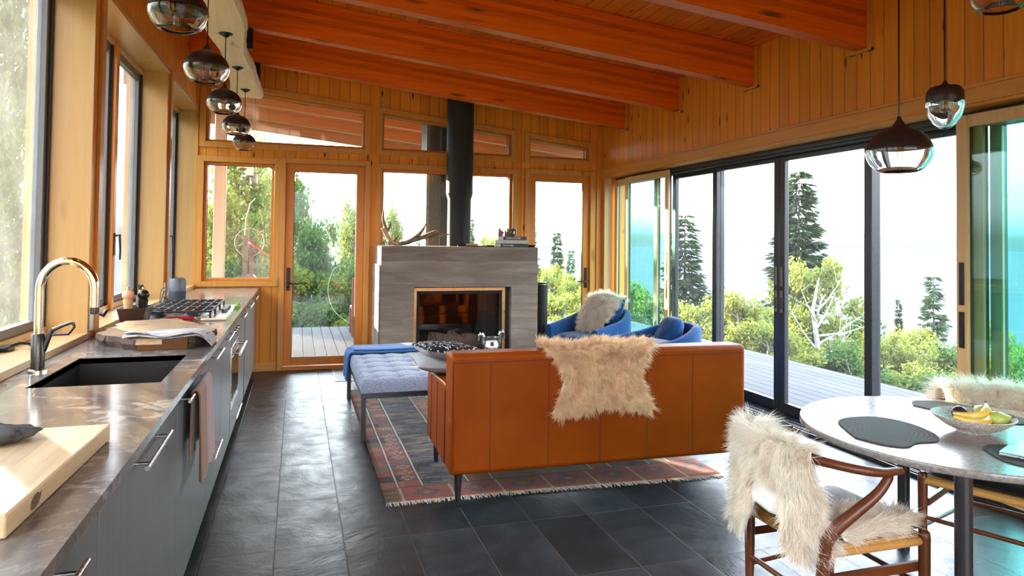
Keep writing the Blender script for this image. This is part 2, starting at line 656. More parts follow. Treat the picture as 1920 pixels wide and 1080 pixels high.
def frame_rect(m, x0, x1, z0, z1, w, ya, yb, top=None):
    """four bars around an opening in the x-z plane; top(x) gives a sloping head"""
    ta, tb = (top(x0), top(x1)) if top else (z1, z1)
    ia, ib = (top(x0 + w) - w, top(x1 - w) - w) if top else (z1 - w, z1 - w)
    m.prism([(x0, z0), (x0 + w, z0), (x0 + w, ia), (x0, ta)], ya, yb, 'y')
    m.prism([(x1 - w, z0), (x1, z0), (x1, tb), (x1 - w, ib)], ya, yb, 'y')
    m.prism([(x0 + w, z0), (x1 - w, z0), (x1 - w, z0 + w), (x0 + w, z0 + w)], ya, yb, 'y')
    m.prism([(x0 + w, ia), (x1 - w, ib), (x1, tb), (x0, ta)], ya, yb, 'y')
    return m

def fixed_window(n, x0, x1, z0, z1, glass, top=None):
    r = sroot('window_%d' % n)
    t2 = (lambda x: top(x) + .058) if top else None
    c = frame_rect(MB(), x0 - .06, x1 + .06, z0 - .06, z1 + .06 if not top else 0, .062, YB - .022, YB + .004, t2)
    c.build('window_casing', M['trim_z'], r, bevel=.003)
    t3 = (lambda x: top(x) - .002) if top else None
    frame_rect(MB(), x0 + .002, x1 - .002, z0 + .002, z1 - .002, .030, YB + .03, YB + .13, t3).build('window_frame', M['sash'], r, bevel=.003)
    t4 = (lambda x: top(x) - .03) if top else None
    frame_rect(MB(), x0 + .03, x1 - .03, z0 + .03, z1 - .03, .006, YB + .075, YB + .10, t4).build('glazing_seal', M['gasket'], r)
    g = MB()
    ta, tb = (top(x0) - .03, top(x1) - .03) if top else (z1 - .03, z1 - .03)
    g.prism([(x0 + .03, z0 + .03), (x1 - .03, z0 + .03), (x1 - .03, tb), (x0 + .03, ta)], YB + .083, YB + .089, 'y')
    g.build('window_glass', M[glass], r)
    return r
fixed_window(1, *OPEN_B[0], 'glass_spot')
fixed_window(2, *OPEN_B[2], 'glass')
for i, (a, b) in enumerate(TRANS):
    fixed_window(3 + i, a, b, TR_B, 0, 'glass_spot', ztop)

def lever(parent, x, y, z, sgn, m='hardware'):
    """tall plate with a lever handle, facing the room"""
    h = MB().box(x - .019, x + .019, y - .012, y, z - .13, z + .13).build('handle_plate', M[m], parent, bevel=.004)
    MB().tube([(x, y - .012, z - .045), (x, y - .05, z - .045)], .010, 12).tube([(x, y - .05, z - .045), (x + sgn * .03, y - .058, z - .045), (x + sgn * .13, y - .056, z - .047)], [.010, .010, .008], 12).build('lever', M[m], h, smooth=True)
    MB().lathe([(.010, 0), (.010, .005), (.0, .005)], (x, y - .017, z - .09), 16, 'y').build('key_cylinder', M[m], h)

def swing_door(n, x0, x1, hx, sgn):
    r = sroot('door_%d' % n)
    z1 = 2.362
    c = MB()
    c.box(x0 - .055, x0 + .004, YB - .022, YB + .004, 0, z1 + .05).box(x1 - .004, x1 + .055, YB - .022, YB + .004, 0, z1 + .05).box(x0 + .004, x1 - .004, YB - .022, YB + .004, z1 - .004, z1 + .05)
    c.build('door_casing', M['trim_z'], r, bevel=.003)
    MB().box(x0, x0 + .012, YB + .004, YB + .15, 0, z1).box(x1 - .012, x1, YB + .004, YB + .15, 0, z1).box(x0 + .012, x1 - .012, YB + .004, YB + .15, z1 - .012, z1).build('door_jamb', M['sash'], r)
    MB().box(x0, x1, YB - .03, YB + .15, 0, .038).build('door_sill', M['sash_x'], r, bevel=.004)
    a, b = x0 + .012, x1 - .012
    f = MB()
    y0, y1 = YB + .012, YB + .06
    f.box(a, a + .085, y0, y1, .045, z1 - .014).box(b - .085, b, y0, y1, .045, z1 - .014).box(a + .085, b - .085, y0, y1, .045, .135).box(a + .085, b - .085, y0, y1, z1 - .10, z1 - .014)
    p = f.build('door_panel', M['sash'], r, bevel=.004)
    MB().box(a + .085, b - .085, y0 + .02, y0 + .028, .135, z1 - .10).build('door_glass', M['glass'], p)
    frame_rect(MB(), a + .085, b - .085, .135, z1 - .10, .005, y0 + .01, y0 + .034).build('glazing_seal', M['gasket'], p)
    lever(p, hx, y0, 1.03, sgn)
    return r
swing_door(1, OPEN_B[1][0], OPEN_B[1][1], -.088, 1)
swing_door(2, OPEN_B[3][0], OPEN_B[3][1], 3.582, -1)
# flat boards between the openings and along the floor
t = MB()
t.box(-1.06, -.20, YB - .012, YB, 0, .10)
struct(t.build('baseboard_back', M['trim_x'], bevel=.003))
t = MB()
t.box(XL, XL + .026, YB - .02, YB, .95, zb(XL) - .02).box(3.72, XR, YB - .02, YB, 0, 2.85)
struct(t.build('trim_2', M['trim_z'], bevel=.003))

# ---- kitchen wall on the window side
WIN_L = [(2.2, 4.20), (4.40, 6.36), (6.58, YB - .004)]
def left_wall():
    m = MB()
    x0, x1 = XL - .30, XL
    sill = .945
    m.box(x0, x1, YF, 8.33, 0, sill)
    ys = [YF, -.4, 1.9] + [v for w in WIN_L for v in w] + [8.33]
    wins = [(-.4, 1.9)] + WIN_L
    prev = YF
    for a, b in wins:
        m.box(x0, x1, prev, a, sill, ZH)
        prev = b
    m.box(x0, x1, prev, 8.33, sill, ZH)
    m.prism([(x0, ZH), (x1, ZH), (x1, zc(x1)), (x0, zc(x0))], YF, 8.33, 'y')
    return m
struct(left_wall().build('wall_left', M['pine_side']))

def crank(parent, x, y, z):
    h = MB().box(x - .03, x + .012, y - .055, y + .03, z, z + .022).build('crank', M['hardware'], parent, bevel=.006)
    MB().tube([(x, y, z + .02), (x + .03, y + .02, z + .03), (x + .06, y + .06, z + .02)], [.007, .006, .006], 10).tube([(x + .06, y + .06, z + .012), (x + .075, y + .085, z + .045)], .011, 10).build('crank_handle', M['hardware'], h, smooth=True)

def casement(n, y0, y1, splits, cranks, levers):
    r = sroot('window_%d' % n)
    z0, z1 = .965, ZH
    xi = XL - .175                       # plane of the sashes
    j = MB()
    j.box(xi - .1, XL + .016, y0, y0 + .014, z0, z1).box(xi - .1, XL + .016, y1 - .014, y1, z0, z1).box(xi - .1, XL + .016, y0 + .014, y1 - .014, z1 - .014, z1)
    j.build('window_jamb', M['jamb'], r, bevel=.002)
    MB().box(xi - .10, XL + .022, y0, y1, z0 - .022, z0 + .012).build('window_sill', M['pale_wood_y'], r, bevel=.003)
    MB().box(XL, XL + .018, y0 - .06, y1 + (.06 if y1 < 8 else 0), z1 - .004, z1 + .055).box(XL, XL + .018, y0 - .07, y0 + .004, z0, z1).build('window_casing', M['trim_y'], r, bevel=.003)
    MB().box(xi - .085, xi - .0, y0 + .014, y1 - .014, z0 + .012, z0 + .05).box(xi - .085, xi, y0 + .014, y1 - .014, z1 - .05, z1 - .014).build('window_frame', M['pale_wood_y'], r, bevel=.003)
    ys = [y0 + .014] + list(splits) + [y1 - .014]
    for k, (a, b) in enumerate(zip(ys[:-1], ys[1:])):
        if k:
            MB().box(xi - .085, xi + .02, a - .035, a + .035, z0 + .012, z1 - .014).build('mullion', M['sash'], r, bevel=.004)
        a2, b2 = a + (.035 if k else 0), b - (.035 if k < len(ys) - 2 else 0)
        s = MB()
        w = .045
        s.box(xi - .07, xi - .02, a2, a2 + w, z0 + .05, z1 - .05).box(xi - .07, xi - .02, b2 - w, b2, z0 + .05, z1 - .05)
        s.box(xi - .07, xi - .02, a2 + w, b2 - w, z0 + .05, z0 + .05 + w).box(xi - .07, xi - .02, a2 + w, b2 - w, z1 - .05 - w, z1 - .05)
        q = s.build('sash', M['bronze'], r, bevel=.004)
        MB().box(xi - .019, xi - .004, a2, a2 + .012, z0 + .05, z1 - .05).box(xi - .019, xi - .004, b2 - .016, b2, z0 + .05, z1 - .05).build('sash_seal', M['gasket'], q)
        MB().box(xi - .05, xi - .044, a2 + w, b2 - w, z0 + .05 + w, z1 - .05 - w).build('window_glass', M['glass_dirty'], q)
    for y in cranks:
        crank(r, xi + .03, y, z0 + .012)
    for y in levers:
        MB().box(xi + .02, xi + .028, y - .012, y + .012, 1.36, 1.52).tube([(xi + .03, y, 1.50), (xi + .055, y, 1.51), (xi + .06, y + .005, 1.40), (xi + .058, y + .008, 1.33)], [.008, .008, .007, .006], 8).build('sash_lock', M['hardware'], r, smooth=True)
    return r
casement(6, *WIN_L[0], [3.05], [3.62], [])
casement(7, *WIN_L[1], [5.45], [4.85, 6.12], [5.45])
casement(8, *WIN_L[2], [7.60], [7.0, 7.93], [7.60])
casement(9, -.4, 1.9, [.75], [], [])  # unseen window, added to bring more light into the room

# ---- sliding-door wall towards the lake
DY0, DY1, DZ = 1.97, 8.09, 2.34
m = MB()
m.box(XR, XR + .36, YF, DY0, 0, DZ).box(XR, XR + .36, DY1, 8.33, 0, DZ)
m.prism([(XR, DZ), (XR + .36, DZ), (XR + .36, zc(XR + .36)), (XR, zc(XR))], YF, 8.33, 'y')
struct(m.build('wall_right', M['pine_side']))
struct(MB().box(XR - .022, XR, DY0 - .1, YB - .02, 2.345, 2.435).box(XR - .03, XR, DY0 - .1, YB - .02, 2.435, 2.455).build('trim_3', M['trim_y'], bevel=.003))
struct(MB().box(XR, XR + .36, DY0, DY1, DZ - .012, DZ).build('trim_4', M['trim_y']))
struct(MB().box(XR - .002, XR + .10, DY1 - .014, DY1 + .002, 0, DZ).build('trim_5', M['pale_wood']))
struct(MB().box(XR + .16, XR + .36, DY0, DY1, 2.29, DZ - .014).box(XR + .19, XR + .22, DY0, DY1, 2.268, 2.29).box(XR + .29, XR + .32, DY0, DY1, 2.268, 2.29).build('trim_6', M['alu'], bevel=.002))
s = MB().box(XR + .035, XR + .37, DY0, DY1, 0, .012)
for i, x in enumerate((.035, .075, .10, .14, .165, .205, .235, .275, .30, .345)):
    s.box(XR + x, XR + x + .011, DY0, DY1, .012, .026 + .004 * (i > 5))
struct(s.build('door_track', M['alu'], bevel=.0015))

def slider(n, x, y0, y1, wood_in, glass, wst=.075, handle=None, edge=None):
    """sliding panel: stiles and rails, glass; wooden faced inside or all dark metal"""
    r = sroot('door_%d' % n)
    z0, z1 = .032, 2.30
    th = .046
    def bars(m, a, b, w):
        m.box(a, b, y0, y0 + w, z0, z1).box(a, b, y1 - w, y1, z0, z1).box(a, b, y0 + w, y1 - w, z0, z0 + w + .02).box(a, b, y0 + w, y1 - w, z1 - w, z1)
        return m
    if wood_in:
        bars(MB(), x, x + .022, wst).build('door_stile', M['pale_wood'], r, bevel=.003)
        bars(MB(), x + .022, x + th, wst).build('outer_cladding', M['alu'], r, bevel=.002)
    else:
        bars(MB(), x, x + th, wst).build('door_stile', M['alu'], r, bevel=.004)
    MB().box(x + .019, x + .025, y0 + wst, y1 - wst, z0 + wst + .02, z1 - wst).build('door_glass', M[glass], r)
    if handle is not None:
        h = MB().box(x - .005, x, handle - .017, handle + .017, 1.14, 1.40).box(x - .005, x, handle - .019, handle + .019, .88, 1.10).build('pull_plate', M['hardware'], r, bevel=.003)
        MB().box(x - .008, x - .005, handle - .010, handle + .010, .90, 1.0).build('finger_recess', M['gasket'], h)
    return r
# wooden panels pushed together at both ends of the opening
slider(3, XR + .075, 6.62, 7.66, True, 'glass_teal', handle=6.655)
slider(4, XR + .125, 6.95, 8.05, True, 'glass_teal')
slider(5, XR + .075, 2.02, 3.19, True, 'glass_teal', handle=3.155)
slider(6, XR + .125, 2.0, 3.13, True, 'glass_teal')
slider(7, XR + .185, 1.99, 3.06, True, 'glass_teal')
# dark framed screens drawn across between them
for i, (a, b, dx, hd) in enumerate([(5.98, 6.92, .305, None), (5.035, 6.05, .255, 5.07), (4.02, 5.035, .255, 5.0), (3.20, 4.10, .305, None)]):
    r = slider(8 + i, XR + dx, a, b, False, 'screen', .07)
    if hd:
        h = MB().box(XR + dx - .006, XR + dx, hd - .016, hd + .016, 1.13, 1.30).box(XR + dx - .006, XR + dx, hd - .016, hd + .016, .90, 1.09).build('pull_plate', M['bronze'], r, bevel=.003)
        MB().box(XR + dx - .008, XR + dx - .004, hd - .009, hd + .009, .93, 1.03).build('finger_recess', M['gasket'], h)

# ---- wall behind the camera, with a wide unglazed opening added to let in fill light
m = MB()
m.prism([(-1.38, 0), (4.16, 0), (4.16, .35), (-1.38, .35)], YF - .15, YF, 'y')
m.box(-1.38, -.7, YF - .15, YF, .35, 2.75).box(3.5, 4.16, YF - .15, YF, .35, 2.75)
m.prism([(-1.38, 2.75), (4.16, 2.75), (4.16, zc(4.16)), (-1.38, zc(-1.38))], YF - .15, YF, 'y')
struct(m.build('wall_front', M['pine_back']))

# ---------------------------------------------------------------- outside: deck, porch, slope, lake
def deck_mat():
    t = NT('weathered_decking')
    v = t.obj()
    x, y, z = t.xyz(v)
    q = t.math('DIVIDE', t.math('ADD', x, 9.09), .156)
    idx, fr = t.math('FLOOR', q), t.math('FRACT', q)
    r = t.white(t.comb(idx, 1.0, 2.0))
    e = t.math('MINIMUM', fr, t.math('SUBTRACT', 1.0, fr))
    g = t.mapr(e, .02, .05, 1, 0)
    gr = t.noise(t.scale(v, (40.0, 1.2, 40.0)), 1.0, 5, .6)
    c = t.ramp(gr, [(.3, (.052, .050, .050)), (.7, (.073, .070, .069))])
    f = t.mapr(r, 0, 1, .88, 1.1)
    c = t.mix(1.0, c, t.comb(f, f, f), 'MULTIPLY')
    c = t.mix(g, c, (.006, .006, .008))
    return t.done(c, .6, 0, t.bump(t.math('SUBTRACT', t.math('MULTIPLY', gr, .1), g), .5, .008), .02)
M['deck'] = deck_mat()
struct(MB().box(-3.5, 6.5, 8.34, 12.83, -.25, -.1).box(4.21, 6.5, -3.0, 8.34, -.25, -.1).build('floor_deck', M['deck']))

def terr(x, y):
    return -1.0 - .22 * max(0, x - 6.5) - .10 * max(0, y - 12.8) - (.0 if x > -1.5 else 0)
def soil():
    t = NT('grassy_slope')
    n = t.noise(t.obj(), .8, 6, .65)
    return t.done(t.ramp(n, [(.3, (.02, .035, .008)), (.55, (.05, .07, .018)), (.75, (.09, .10, .04))]), .9, 0, t.bump(n, .5, .2), .1)
M['soil'] = soil()
def ter(u, v):
    x, y = -60 + 240 * u, -40 + 260 * v
    z = terr(x, y)
    if x < -3:
        z += .03 * (-3 - x)
    return (x, y, max(z, -60))
struct(MB().grid(60, 65, ter).build('ground_slope', M['soil'], smooth=True))
def lake():
    t = NT('lake_water')
    n = t.noise(t.scale(t.obj(), (.02, .05, 1.0)), 1.0, 4)
    return t.done(t.mix(n, (.064, .066, .070), (.068, .070, .074)), .5, 0, None, .0)
M['lake'] = lake()
struct(MB().add([(-4000, -4000, -62), (9000, -4000, -62), (9000, 9000, -62), (-4000, 9000, -62)], [(0, 1, 2, 3)]).build('lake', M['lake']))

# porch post, outdoor counter with its winch grill
M['post'] = wood('porch_timber', 2, (.36, .21, .12), (.28, .15, .08), .5, 20, 1.0)
struct(MB().box(-1.10, -.95, 10.1, 10.25, -.1, zb(-1.0) + .1).build('porch_post', M['post'], bevel=.006))
M['stone_top'] = plain('outdoor_stone_top', (.42, .40, .38), .6, var=.15)
M['block'] = plain('outdoor_block', (.24, .23, .22), .8, var=.15)
c = thing('outdoor_counter', 'grey stone counter on the porch carrying the winch grill', 'counter', (-.7, 9.6, -.1))
MB().box(-1.85, -.2, 9.3, 10.0, .86, .93).build('counter_top', M['stone_top'], c, bevel=.005)
MB().box(-1.8, -.25, 9.35, 9.95, -.1, .86).build('counter_base', M['block'], c, bevel=.004)
M['grill_steel'] = plain('dark_grill_steel', (.09, .075, .075), .45, .6)
M['red_paint'] = plain('red_painted_steel', (.42, .06, .035), .4)
g = thing('winch_grill', 'outdoor grill post with a large red spoked winch wheel on the porch counter', 'grill', (-.6, 9.65, .93))
MB().box(-.68, -.62, 9.62, 9.68, .93, 1.53).box(-.60, -.545, 9.62, 9.68, .93, 1.50).build('post', M['grill_steel'], g, bevel=.003)
MB().prism([(-.76, .93), (-.47, .93), (-.545, 1.01), (-.68, 1.01)], 9.58, 9.72, 'y').build('foot', M['grill_steel'], g)
w = MB().tube([(-.50 - .105 + .185 * math.cos(a), 9.72, 1.435 + .185 * math.sin(a)) for a in [2 * PI * k / 40 for k in range(41)]], .0034, 8).build('wheel_rim', M['stone_top'], g, smooth=True)
for k in range(7):
    a = k * 2 * PI / 7 + .75
    MB().tube([(-.605 + .02 * math.cos(a), 9.72, 1.435 + .02 * math.sin(a)), (-.605 + .185 * math.cos(a), 9.72, 1.435 + .185 * math.sin(a))], .006, 6).build('spoke', M['red_paint'], w)
MB().tube([(-.605, 9.72, 1.435), (-.605, 9.60, 1.435), (-.58, 9.58, 1.42), (-.345, 9.58, 1.258)], [.012, .012, .016, .010], 8).build('winch_handle', M['red_paint'], g)
MB().tube([(-.66, 9.64, 1.53), (-.65, 9.64, 1.75), (-.60, 9.64, 1.95), (-.54, 9.64, 2.02)], .005, 6).build('chain', M['white_plastic'], g)
M['lantern_glass'] = clear('lantern_glass', (.9, .88, .85), haze=.08, edge=.5)
M['lantern_brown'] = plain('brown_bronze', (.16, .09, .06), .5, .3)
for i, (x, y, z, s, lab) in enumerate([(-.66, 8.95, 2.33, 1.0, 'highest of the three glass lanterns hanging on the porch by the small corner window'),
                                       (-.582, 9.05, 2.25, 1.0, 'middle glass lantern with a brown base hanging on the porch by the corner window'),
                                       (-.545, 9.3, 2.17, 1.0, 'lowest of the three porch lanterns, glass with a brown base')]):
    l = thing('porch_lantern', lab, 'lantern', (x, y, z), group='glass lanterns hanging on the porch')
    MB().lathe([(.0, 0), (.055, 0), (.055, .018), (.0, .018)], (x, y, z), 20).build('lantern_base', M['lantern_brown'], l, smooth=True)
    MB().lathe([(.045, .018), (.047, .14)], (x, y, z), 20).build('lantern_glass', M['lantern_glass'], l, smooth=True)
    MB().lathe([(.0, .17), (.05, .15), (.05, .14), (.0, .14)], (x, y, z), 20).build('lantern_cap', M['lantern_brown'], l, smooth=True)
    MB().tube([(x, y, z + .16), (x, y, zc(x))], .004, 6).build('cord', M['hardware'], l)

# porch chair seen past the door frame, the steel duct behind the picture window
M['chair_red'] = plain('red_brown_stain', (.11, .035, .025), .5)
M['chair_cloth'] = plain('rose_cloth', (.55, .30, .28), .8)
ch = thing('porch_chair', 'dark red wooden ladder-back chair on the porch outside the glazed door', 'chair', (1.1, 11.75, -.1))
for (x, y, h) in ((.90, 11.55, .95), (1.36, 11.55, .95), (.90, 12.0, .42), (1.36, 12.0, .42)):
    MB().box(x - .022, x + .022, y - .022, y + .022, -.1, -.1 + h).build('leg', M['chair_red'], ch, bevel=.004)
for z in (.1, .2, .34, .58, .72):
    MB().box(.92, 1.34, 11.54, 11.56, z, z + .05).build('rung', M['white_plastic'] if z < .5 else M['chair_red'], ch)
MB().box(.88, 1.38, 11.53, 12.02, .32, .36).build('seat', M['chair_red'], ch, bevel=.004)
MB().grid(8, 8, lambda u, v: (.93 + .4 * u, 11.56 - .07 - .02 * math.sin(PI * u), .45 + .4 * v)).build('seat_pad', M['chair_cloth'], ch, smooth=True, solid=.05)
M['duct'] = plain('weathered_steel', (.06, .06, .06), .5, .5, var=.3)
d = thing('outside_flue', 'dark steel box flue standing just outside the picture window', 'flue', (1.65, 8.55, -.1))
MB().box(1.53, 1.99, 8.45, 8.85, -.1, zc(1.7) + .5).build('duct', M['duct'], d, bevel=.004)
MB().box(1.545, 1.565, 8.44, 8.45, -.05, 3.4).box(1.69, 1.71, 8.44, 8.45, -.05, 3.4).build('seam_strip', M['bronze'], d)
tag(MB().tube(smoothcurve([(.75, 12.75, 1.02), (.62, 12.78, .9), (.55, 12.79, .55), (.66, 12.79, .2), (.95, 12.79, -.06)], 8), .003, 8).build('white_hose', M['stone_top'], smooth=True, origin=(.9, 12.78, -.1)), 'thin white hose curling beside the porch edge outside the glazed door', 'hose')

# ---------------------------------------------------------------- trees
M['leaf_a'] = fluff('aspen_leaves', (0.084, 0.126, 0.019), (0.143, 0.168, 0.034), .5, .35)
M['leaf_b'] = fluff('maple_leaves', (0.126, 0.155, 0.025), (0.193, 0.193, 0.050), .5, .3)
M['leaf_c'] = fluff('dark_green_leaves', (0.042, 0.084, 0.021), (0.076, 0.122, 0.029), .45, .35)  # darker green than the other leaves
M['needle'] = fluff('spruce_needles', (0.025, 0.040, 0.017), (0.046, 0.059, 0.023), .25, .4)
M['needle_b'] = fluff('young_spruce_needles', (0.042, 0.067, 0.025), (0.071, 0.092, 0.038), .3, .4)
M['bark'] = plain('grey_bark', (.08, .06, .045), .9, var=.3, scale=12)
M['birch'] = plain('pale_birch_bark', (.24, .22, .19), .8, var=.25, scale=10)

def quads_mesh(name, P, A, B, m):
    """diamond leaves: centre P, long half-axis A, short half-axis B (n x 3 arrays)"""
    n = len(P)
    v = np.empty((n, 4, 3))
    v[:, 0], v[:, 1], v[:, 2], v[:, 3] = P - A, P + B, P + A, P - B
    me = bpy.data.meshes.new(name)
    me.vertices.add(4 * n)
    me.vertices.foreach_set('co', v.reshape(-1))
    me.loops.add(4 * n)
    me.loops.foreach_set('vertex_index', np.arange(4 * n))
    me.polygons.add(n)
    me.polygons.foreach_set('loop_start', np.arange(0, 4 * n, 4))
    me.update()
    me.validate()
    me.materials.append(m)
    return me

def unit(a):
    return a / (np.linalg.norm(a, axis=1, keepdims=True) + 1e-9)

def leafy(name, seed, n, h, r, leaf, lm, bark, low=.12):
    """a broadleaf: trunk and limbs with leaves in loose clusters; returns its empty (height h, crown radius r)"""
    g = np.random.default_rng(seed)
    e = thing(name, None, 'tree')
    t = MB()
    bend = g.normal(0, .05, (6, 2))
    tr = [(bend[k, 0] * k * .4, bend[k, 1] * k * .4, h * .9 * k / 5) for k in range(6)]
    t.tube(tr, [r * .07 * (1 - .17 * k) for k in range(6)], 8)
    cl = []
    nl = 26
    for k in range(nl):
        z0 = h * (low + (.95 - low) * (k + .5) / nl)
        a = g.uniform(0, 2 * PI)
        prof = (1 - (abs(z0 / h - .52) / .56) ** 2.2)
        L = r * max(prof, .15) * g.uniform(.45, 1.0)
        base = np.array([0, 0, z0 * .86])
        tip = np.array([L * math.cos(a), L * math.sin(a), z0 + .12 * L])
        t.tube([base, (base + tip) / 2 + g.normal(0, .03 * r, 3), tip], [r * .022, r * .014, r * .006], 5)
        for f in (.45, .75, 1.0):
            cl.append((base + (tip - base) * f + g.normal(0, .05 * r, 3), r * g.uniform(.16, .34)))
    t.build('trunk', M[bark], e, smooth=True, local=True)
    C = np.array([c for c, _ in cl])
    R = np.array([q for _, q in cl])
    pick = g.integers(0, len(cl), n)
    P = C[pick] + unit(g.normal(0, 1, (n, 3))) * (R[pick] * g.uniform(.1, 1.0, n) ** .5)[:, None]
    A = unit(g.normal(0, 1, (n, 3)) + np.array([0, 0, -.5]))
    B = unit(np.cross(A, g.normal(0, 1, (n, 3))))
    s = (leaf * g.uniform(.6, 1.25, n))[:, None]
    link_mesh('leaves', quads_mesh('leaves', P, A * s, B * s * .62, M[lm]), None, e, local=True)
    return e

def conifer(name, seed, h, r, m, whorls=34, twigs=26, lean=0.0, droop=.25, bare=.08):
    g = np.random.default_rng(seed)
    e = thing(name, None, 'tree')
    t = MB().tube([(lean * (k / 5) ** 2, 0, h * k / 5) for k in range(6)], [.055 * h / 4 * (1 - .19 * k) for k in range(6)], 8)
    Ps, As, Bs = [], [], []
    for w in range(whorls):
        f = (w + g.uniform(-.3, .3)) / whorls
        z = h * (bare + (1 - bare) * max(f, 0))
        L0 = r * (1 - f) ** .8 * (.9 if f > .1 else .7) + .03 * r
        for b in range(g.integers(4, 7)):
            a = g.uniform(0, 2 * PI)
            L = L0 * g.uniform(.55, 1.12)
            d = np.array([math.cos(a), math.sin(a), 0])
            o = np.array([lean * (z / h) ** 2, 0, z])
            k = max(6, int(twigs * L / r))
            s = g.uniform(.08, 1, k)
            pos = o + d * (L * s)[:, None] + np.array([0, 0, 1]) * (-droop * L * s + .30 * L * s ** 3)[:, None]
            side = np.array([-d[1], d[0], 0])
            sg = np.where(g.random(k) < .5, -1, 1)[:, None]
            dirv = unit(d * .8 + side * sg * g.uniform(.2, .9, (k, 1)) + np.array([0, 0, -.35]) + g.normal(0, .18, (k, 3)))
            ln = (r * .16 * g.uniform(.6, 1.2, k) * (1.1 - .6 * s))[:, None]
            Ps.append(pos + dirv * ln)
            As.append(dirv * ln)
            Bs.append(unit(np.cross(dirv, g.normal(0, 1, (k, 3)))) * ln * .24)
            if w % 2 == 0:
                t.tube([o, o + d * L * .6 + np.array([0, 0, -droop * L * .5]), o + d * L + np.array([0, 0, (-droop + .3) * L])], [.010 * h / 4, .006 * h / 4, .003 * h / 4], 4)
    t.build('trunk', M['bark'], e, smooth=True, local=True)
    link_mesh('needles', quads_mesh('needles', np.concatenate(Ps), np.concatenate(As), np.concatenate(Bs), M[m]), None, e, local=True)
    return e

def put(o, x, y, z0, h, hw, h0, r0, label, first, group=None, rz=0.0):
    """stand a tree of natural size (h0, r0) scaled to height h and half-width hw"""
    sc = (hw / r0, hw / r0, h / h0)
    if first:
        o.location, o.rotation_euler, o.scale = (x, y, z0), (0, 0, rz), sc
        tag(o, label, None, group)
        return o
    return dup(o, (x, y, z0), rz, label, group, sc)

sp_big = conifer('spruce_tree', 3, 7.5, 1.5, 'needle', 58, 70, .1)
sp_mid = conifer('spruce_tree', 8, 5.0, 1.0, 'needle', 46, 52, -.15, .2)
sp_yng = conifer('spruce_tree', 5, 4.0, .8, 'needle_b', 42, 46)
G1 = 'spruces beyond the lake-side deck'
put(sp_big, 14.7, 17.4, -3.3, 7.15, 1.65, 7.5, 1.5, 'tallest dark spruce, rising behind the middle of the sliding screens', True, G1, .4)
put(sp_mid, 9.2, 14.9, -1.9, 4.15, 1.1, 5.0, 1.0, 'dark spruce behind the narrow screen next to the stacked wooden door panels', True, G1, 1.0)
put(sp_yng, 16.9, 14.6, -3.5, 4.2, .85, 4.0, .8, 'pointed mid-green spruce beneath the egg-shaped pendant lamp', True, G1, .2)
put(sp_mid, 18.5, 17.3, -4.1, 3.9, .36, 5.0, 1.0, 'very slim small dark spruce beneath the big globe pendant over the table', False, G1, 2.0)
put(sp_yng, 14.2, 20.7, -3.5, 4.1, .5, 4.0, .8, 'slender spruce far behind the screen, just beside the tallest spruce', False, G1, 2.6)
G2 = 'spruces behind the porch door by the speaker'
put(sp_mid, 12.4, 31.7, -4.2, 6.2, .9, 5.0, 1.0, 'narrow dark spruce standing in the middle of the far glazed door', False, G2, .7)
put(sp_yng, 13.8, 33.4, -4.7, 5.8, .8, 4.0, .8, 'shorter spruce near the handle of the far glazed door', False, G2, 1.5)
put(sp_mid, 8.3, 24.6, -2.6, 5.3, .85, 5.0, 1.0, 'spruce half hidden by the post next to the far glazed door', False, G2, 3.1)
put(sp_mid, 3.2, 16.8, -1.4, 4.5, .75, 5.0, 1.0, 'open-branched spruce behind the picture window beside the black pipe', False, 'spruces behind the picture window', 4.2)
put(sp_yng, 7.3, 29.2, -2.8, 5.3, .5, 4.0, .8, 'small spruce top above the books on the mantel', False, 'spruces behind the picture window', 4.0)

lf_a = leafy('broadleaf_tree', 21, 7200, 4.2, 1.2, .058, 'leaf_a', 'bark')
lf_b = leafy('broadleaf_tree', 22, 6500, 2.6, 1.1, .055, 'leaf_b', 'birch', .05)
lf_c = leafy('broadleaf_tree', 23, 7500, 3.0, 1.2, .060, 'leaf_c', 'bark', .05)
GA = 'leafy trees behind the porch'
put(lf_a, -1.3, 16.7, -1.4, 5.3, 1.05, 4.2, 1.2, 'tall sunlit leafy tree filling the small corner window behind the winch wheel', True, GA)
put(lf_b, 8.0, 11.1, -1.4, 2.0, .8, 2.6, 1.1, 'bright yellow-green tree behind the screen, left of the black handles', True, 'bright bushes along the deck')
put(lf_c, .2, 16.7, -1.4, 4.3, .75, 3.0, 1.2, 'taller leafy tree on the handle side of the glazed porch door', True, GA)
put(lf_a, 1.35, 17.4, -1.5, 4.0, .62, 4.2, 1.2, 'leafy tree on the hinge side of the glazed porch door', False, GA, 2.2)
put(lf_a, 2.0, 15.1, -1.2, 3.5, .38, 4.2, 1.2, 'slim leafy treetop behind the antler in the picture window', False, GA, 1.2)
put(lf_a, -.8, 18.1, -1.5, 5.0, .8, 4.2, 1.2, 'leafy tree behind the post between corner window and porch door', False, GA, 3.3)
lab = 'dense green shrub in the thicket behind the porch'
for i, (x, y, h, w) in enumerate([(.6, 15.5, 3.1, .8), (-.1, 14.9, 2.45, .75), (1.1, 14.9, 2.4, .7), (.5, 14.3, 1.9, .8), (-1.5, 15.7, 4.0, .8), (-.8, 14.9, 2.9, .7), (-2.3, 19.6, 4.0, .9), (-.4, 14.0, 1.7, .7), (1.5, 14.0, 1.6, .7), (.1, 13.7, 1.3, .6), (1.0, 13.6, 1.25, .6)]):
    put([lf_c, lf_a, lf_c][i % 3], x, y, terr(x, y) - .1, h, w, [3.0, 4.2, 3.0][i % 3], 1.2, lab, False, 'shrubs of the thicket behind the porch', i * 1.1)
lab = 'pale green bush in the far thicket behind the picture window and far glazed door'
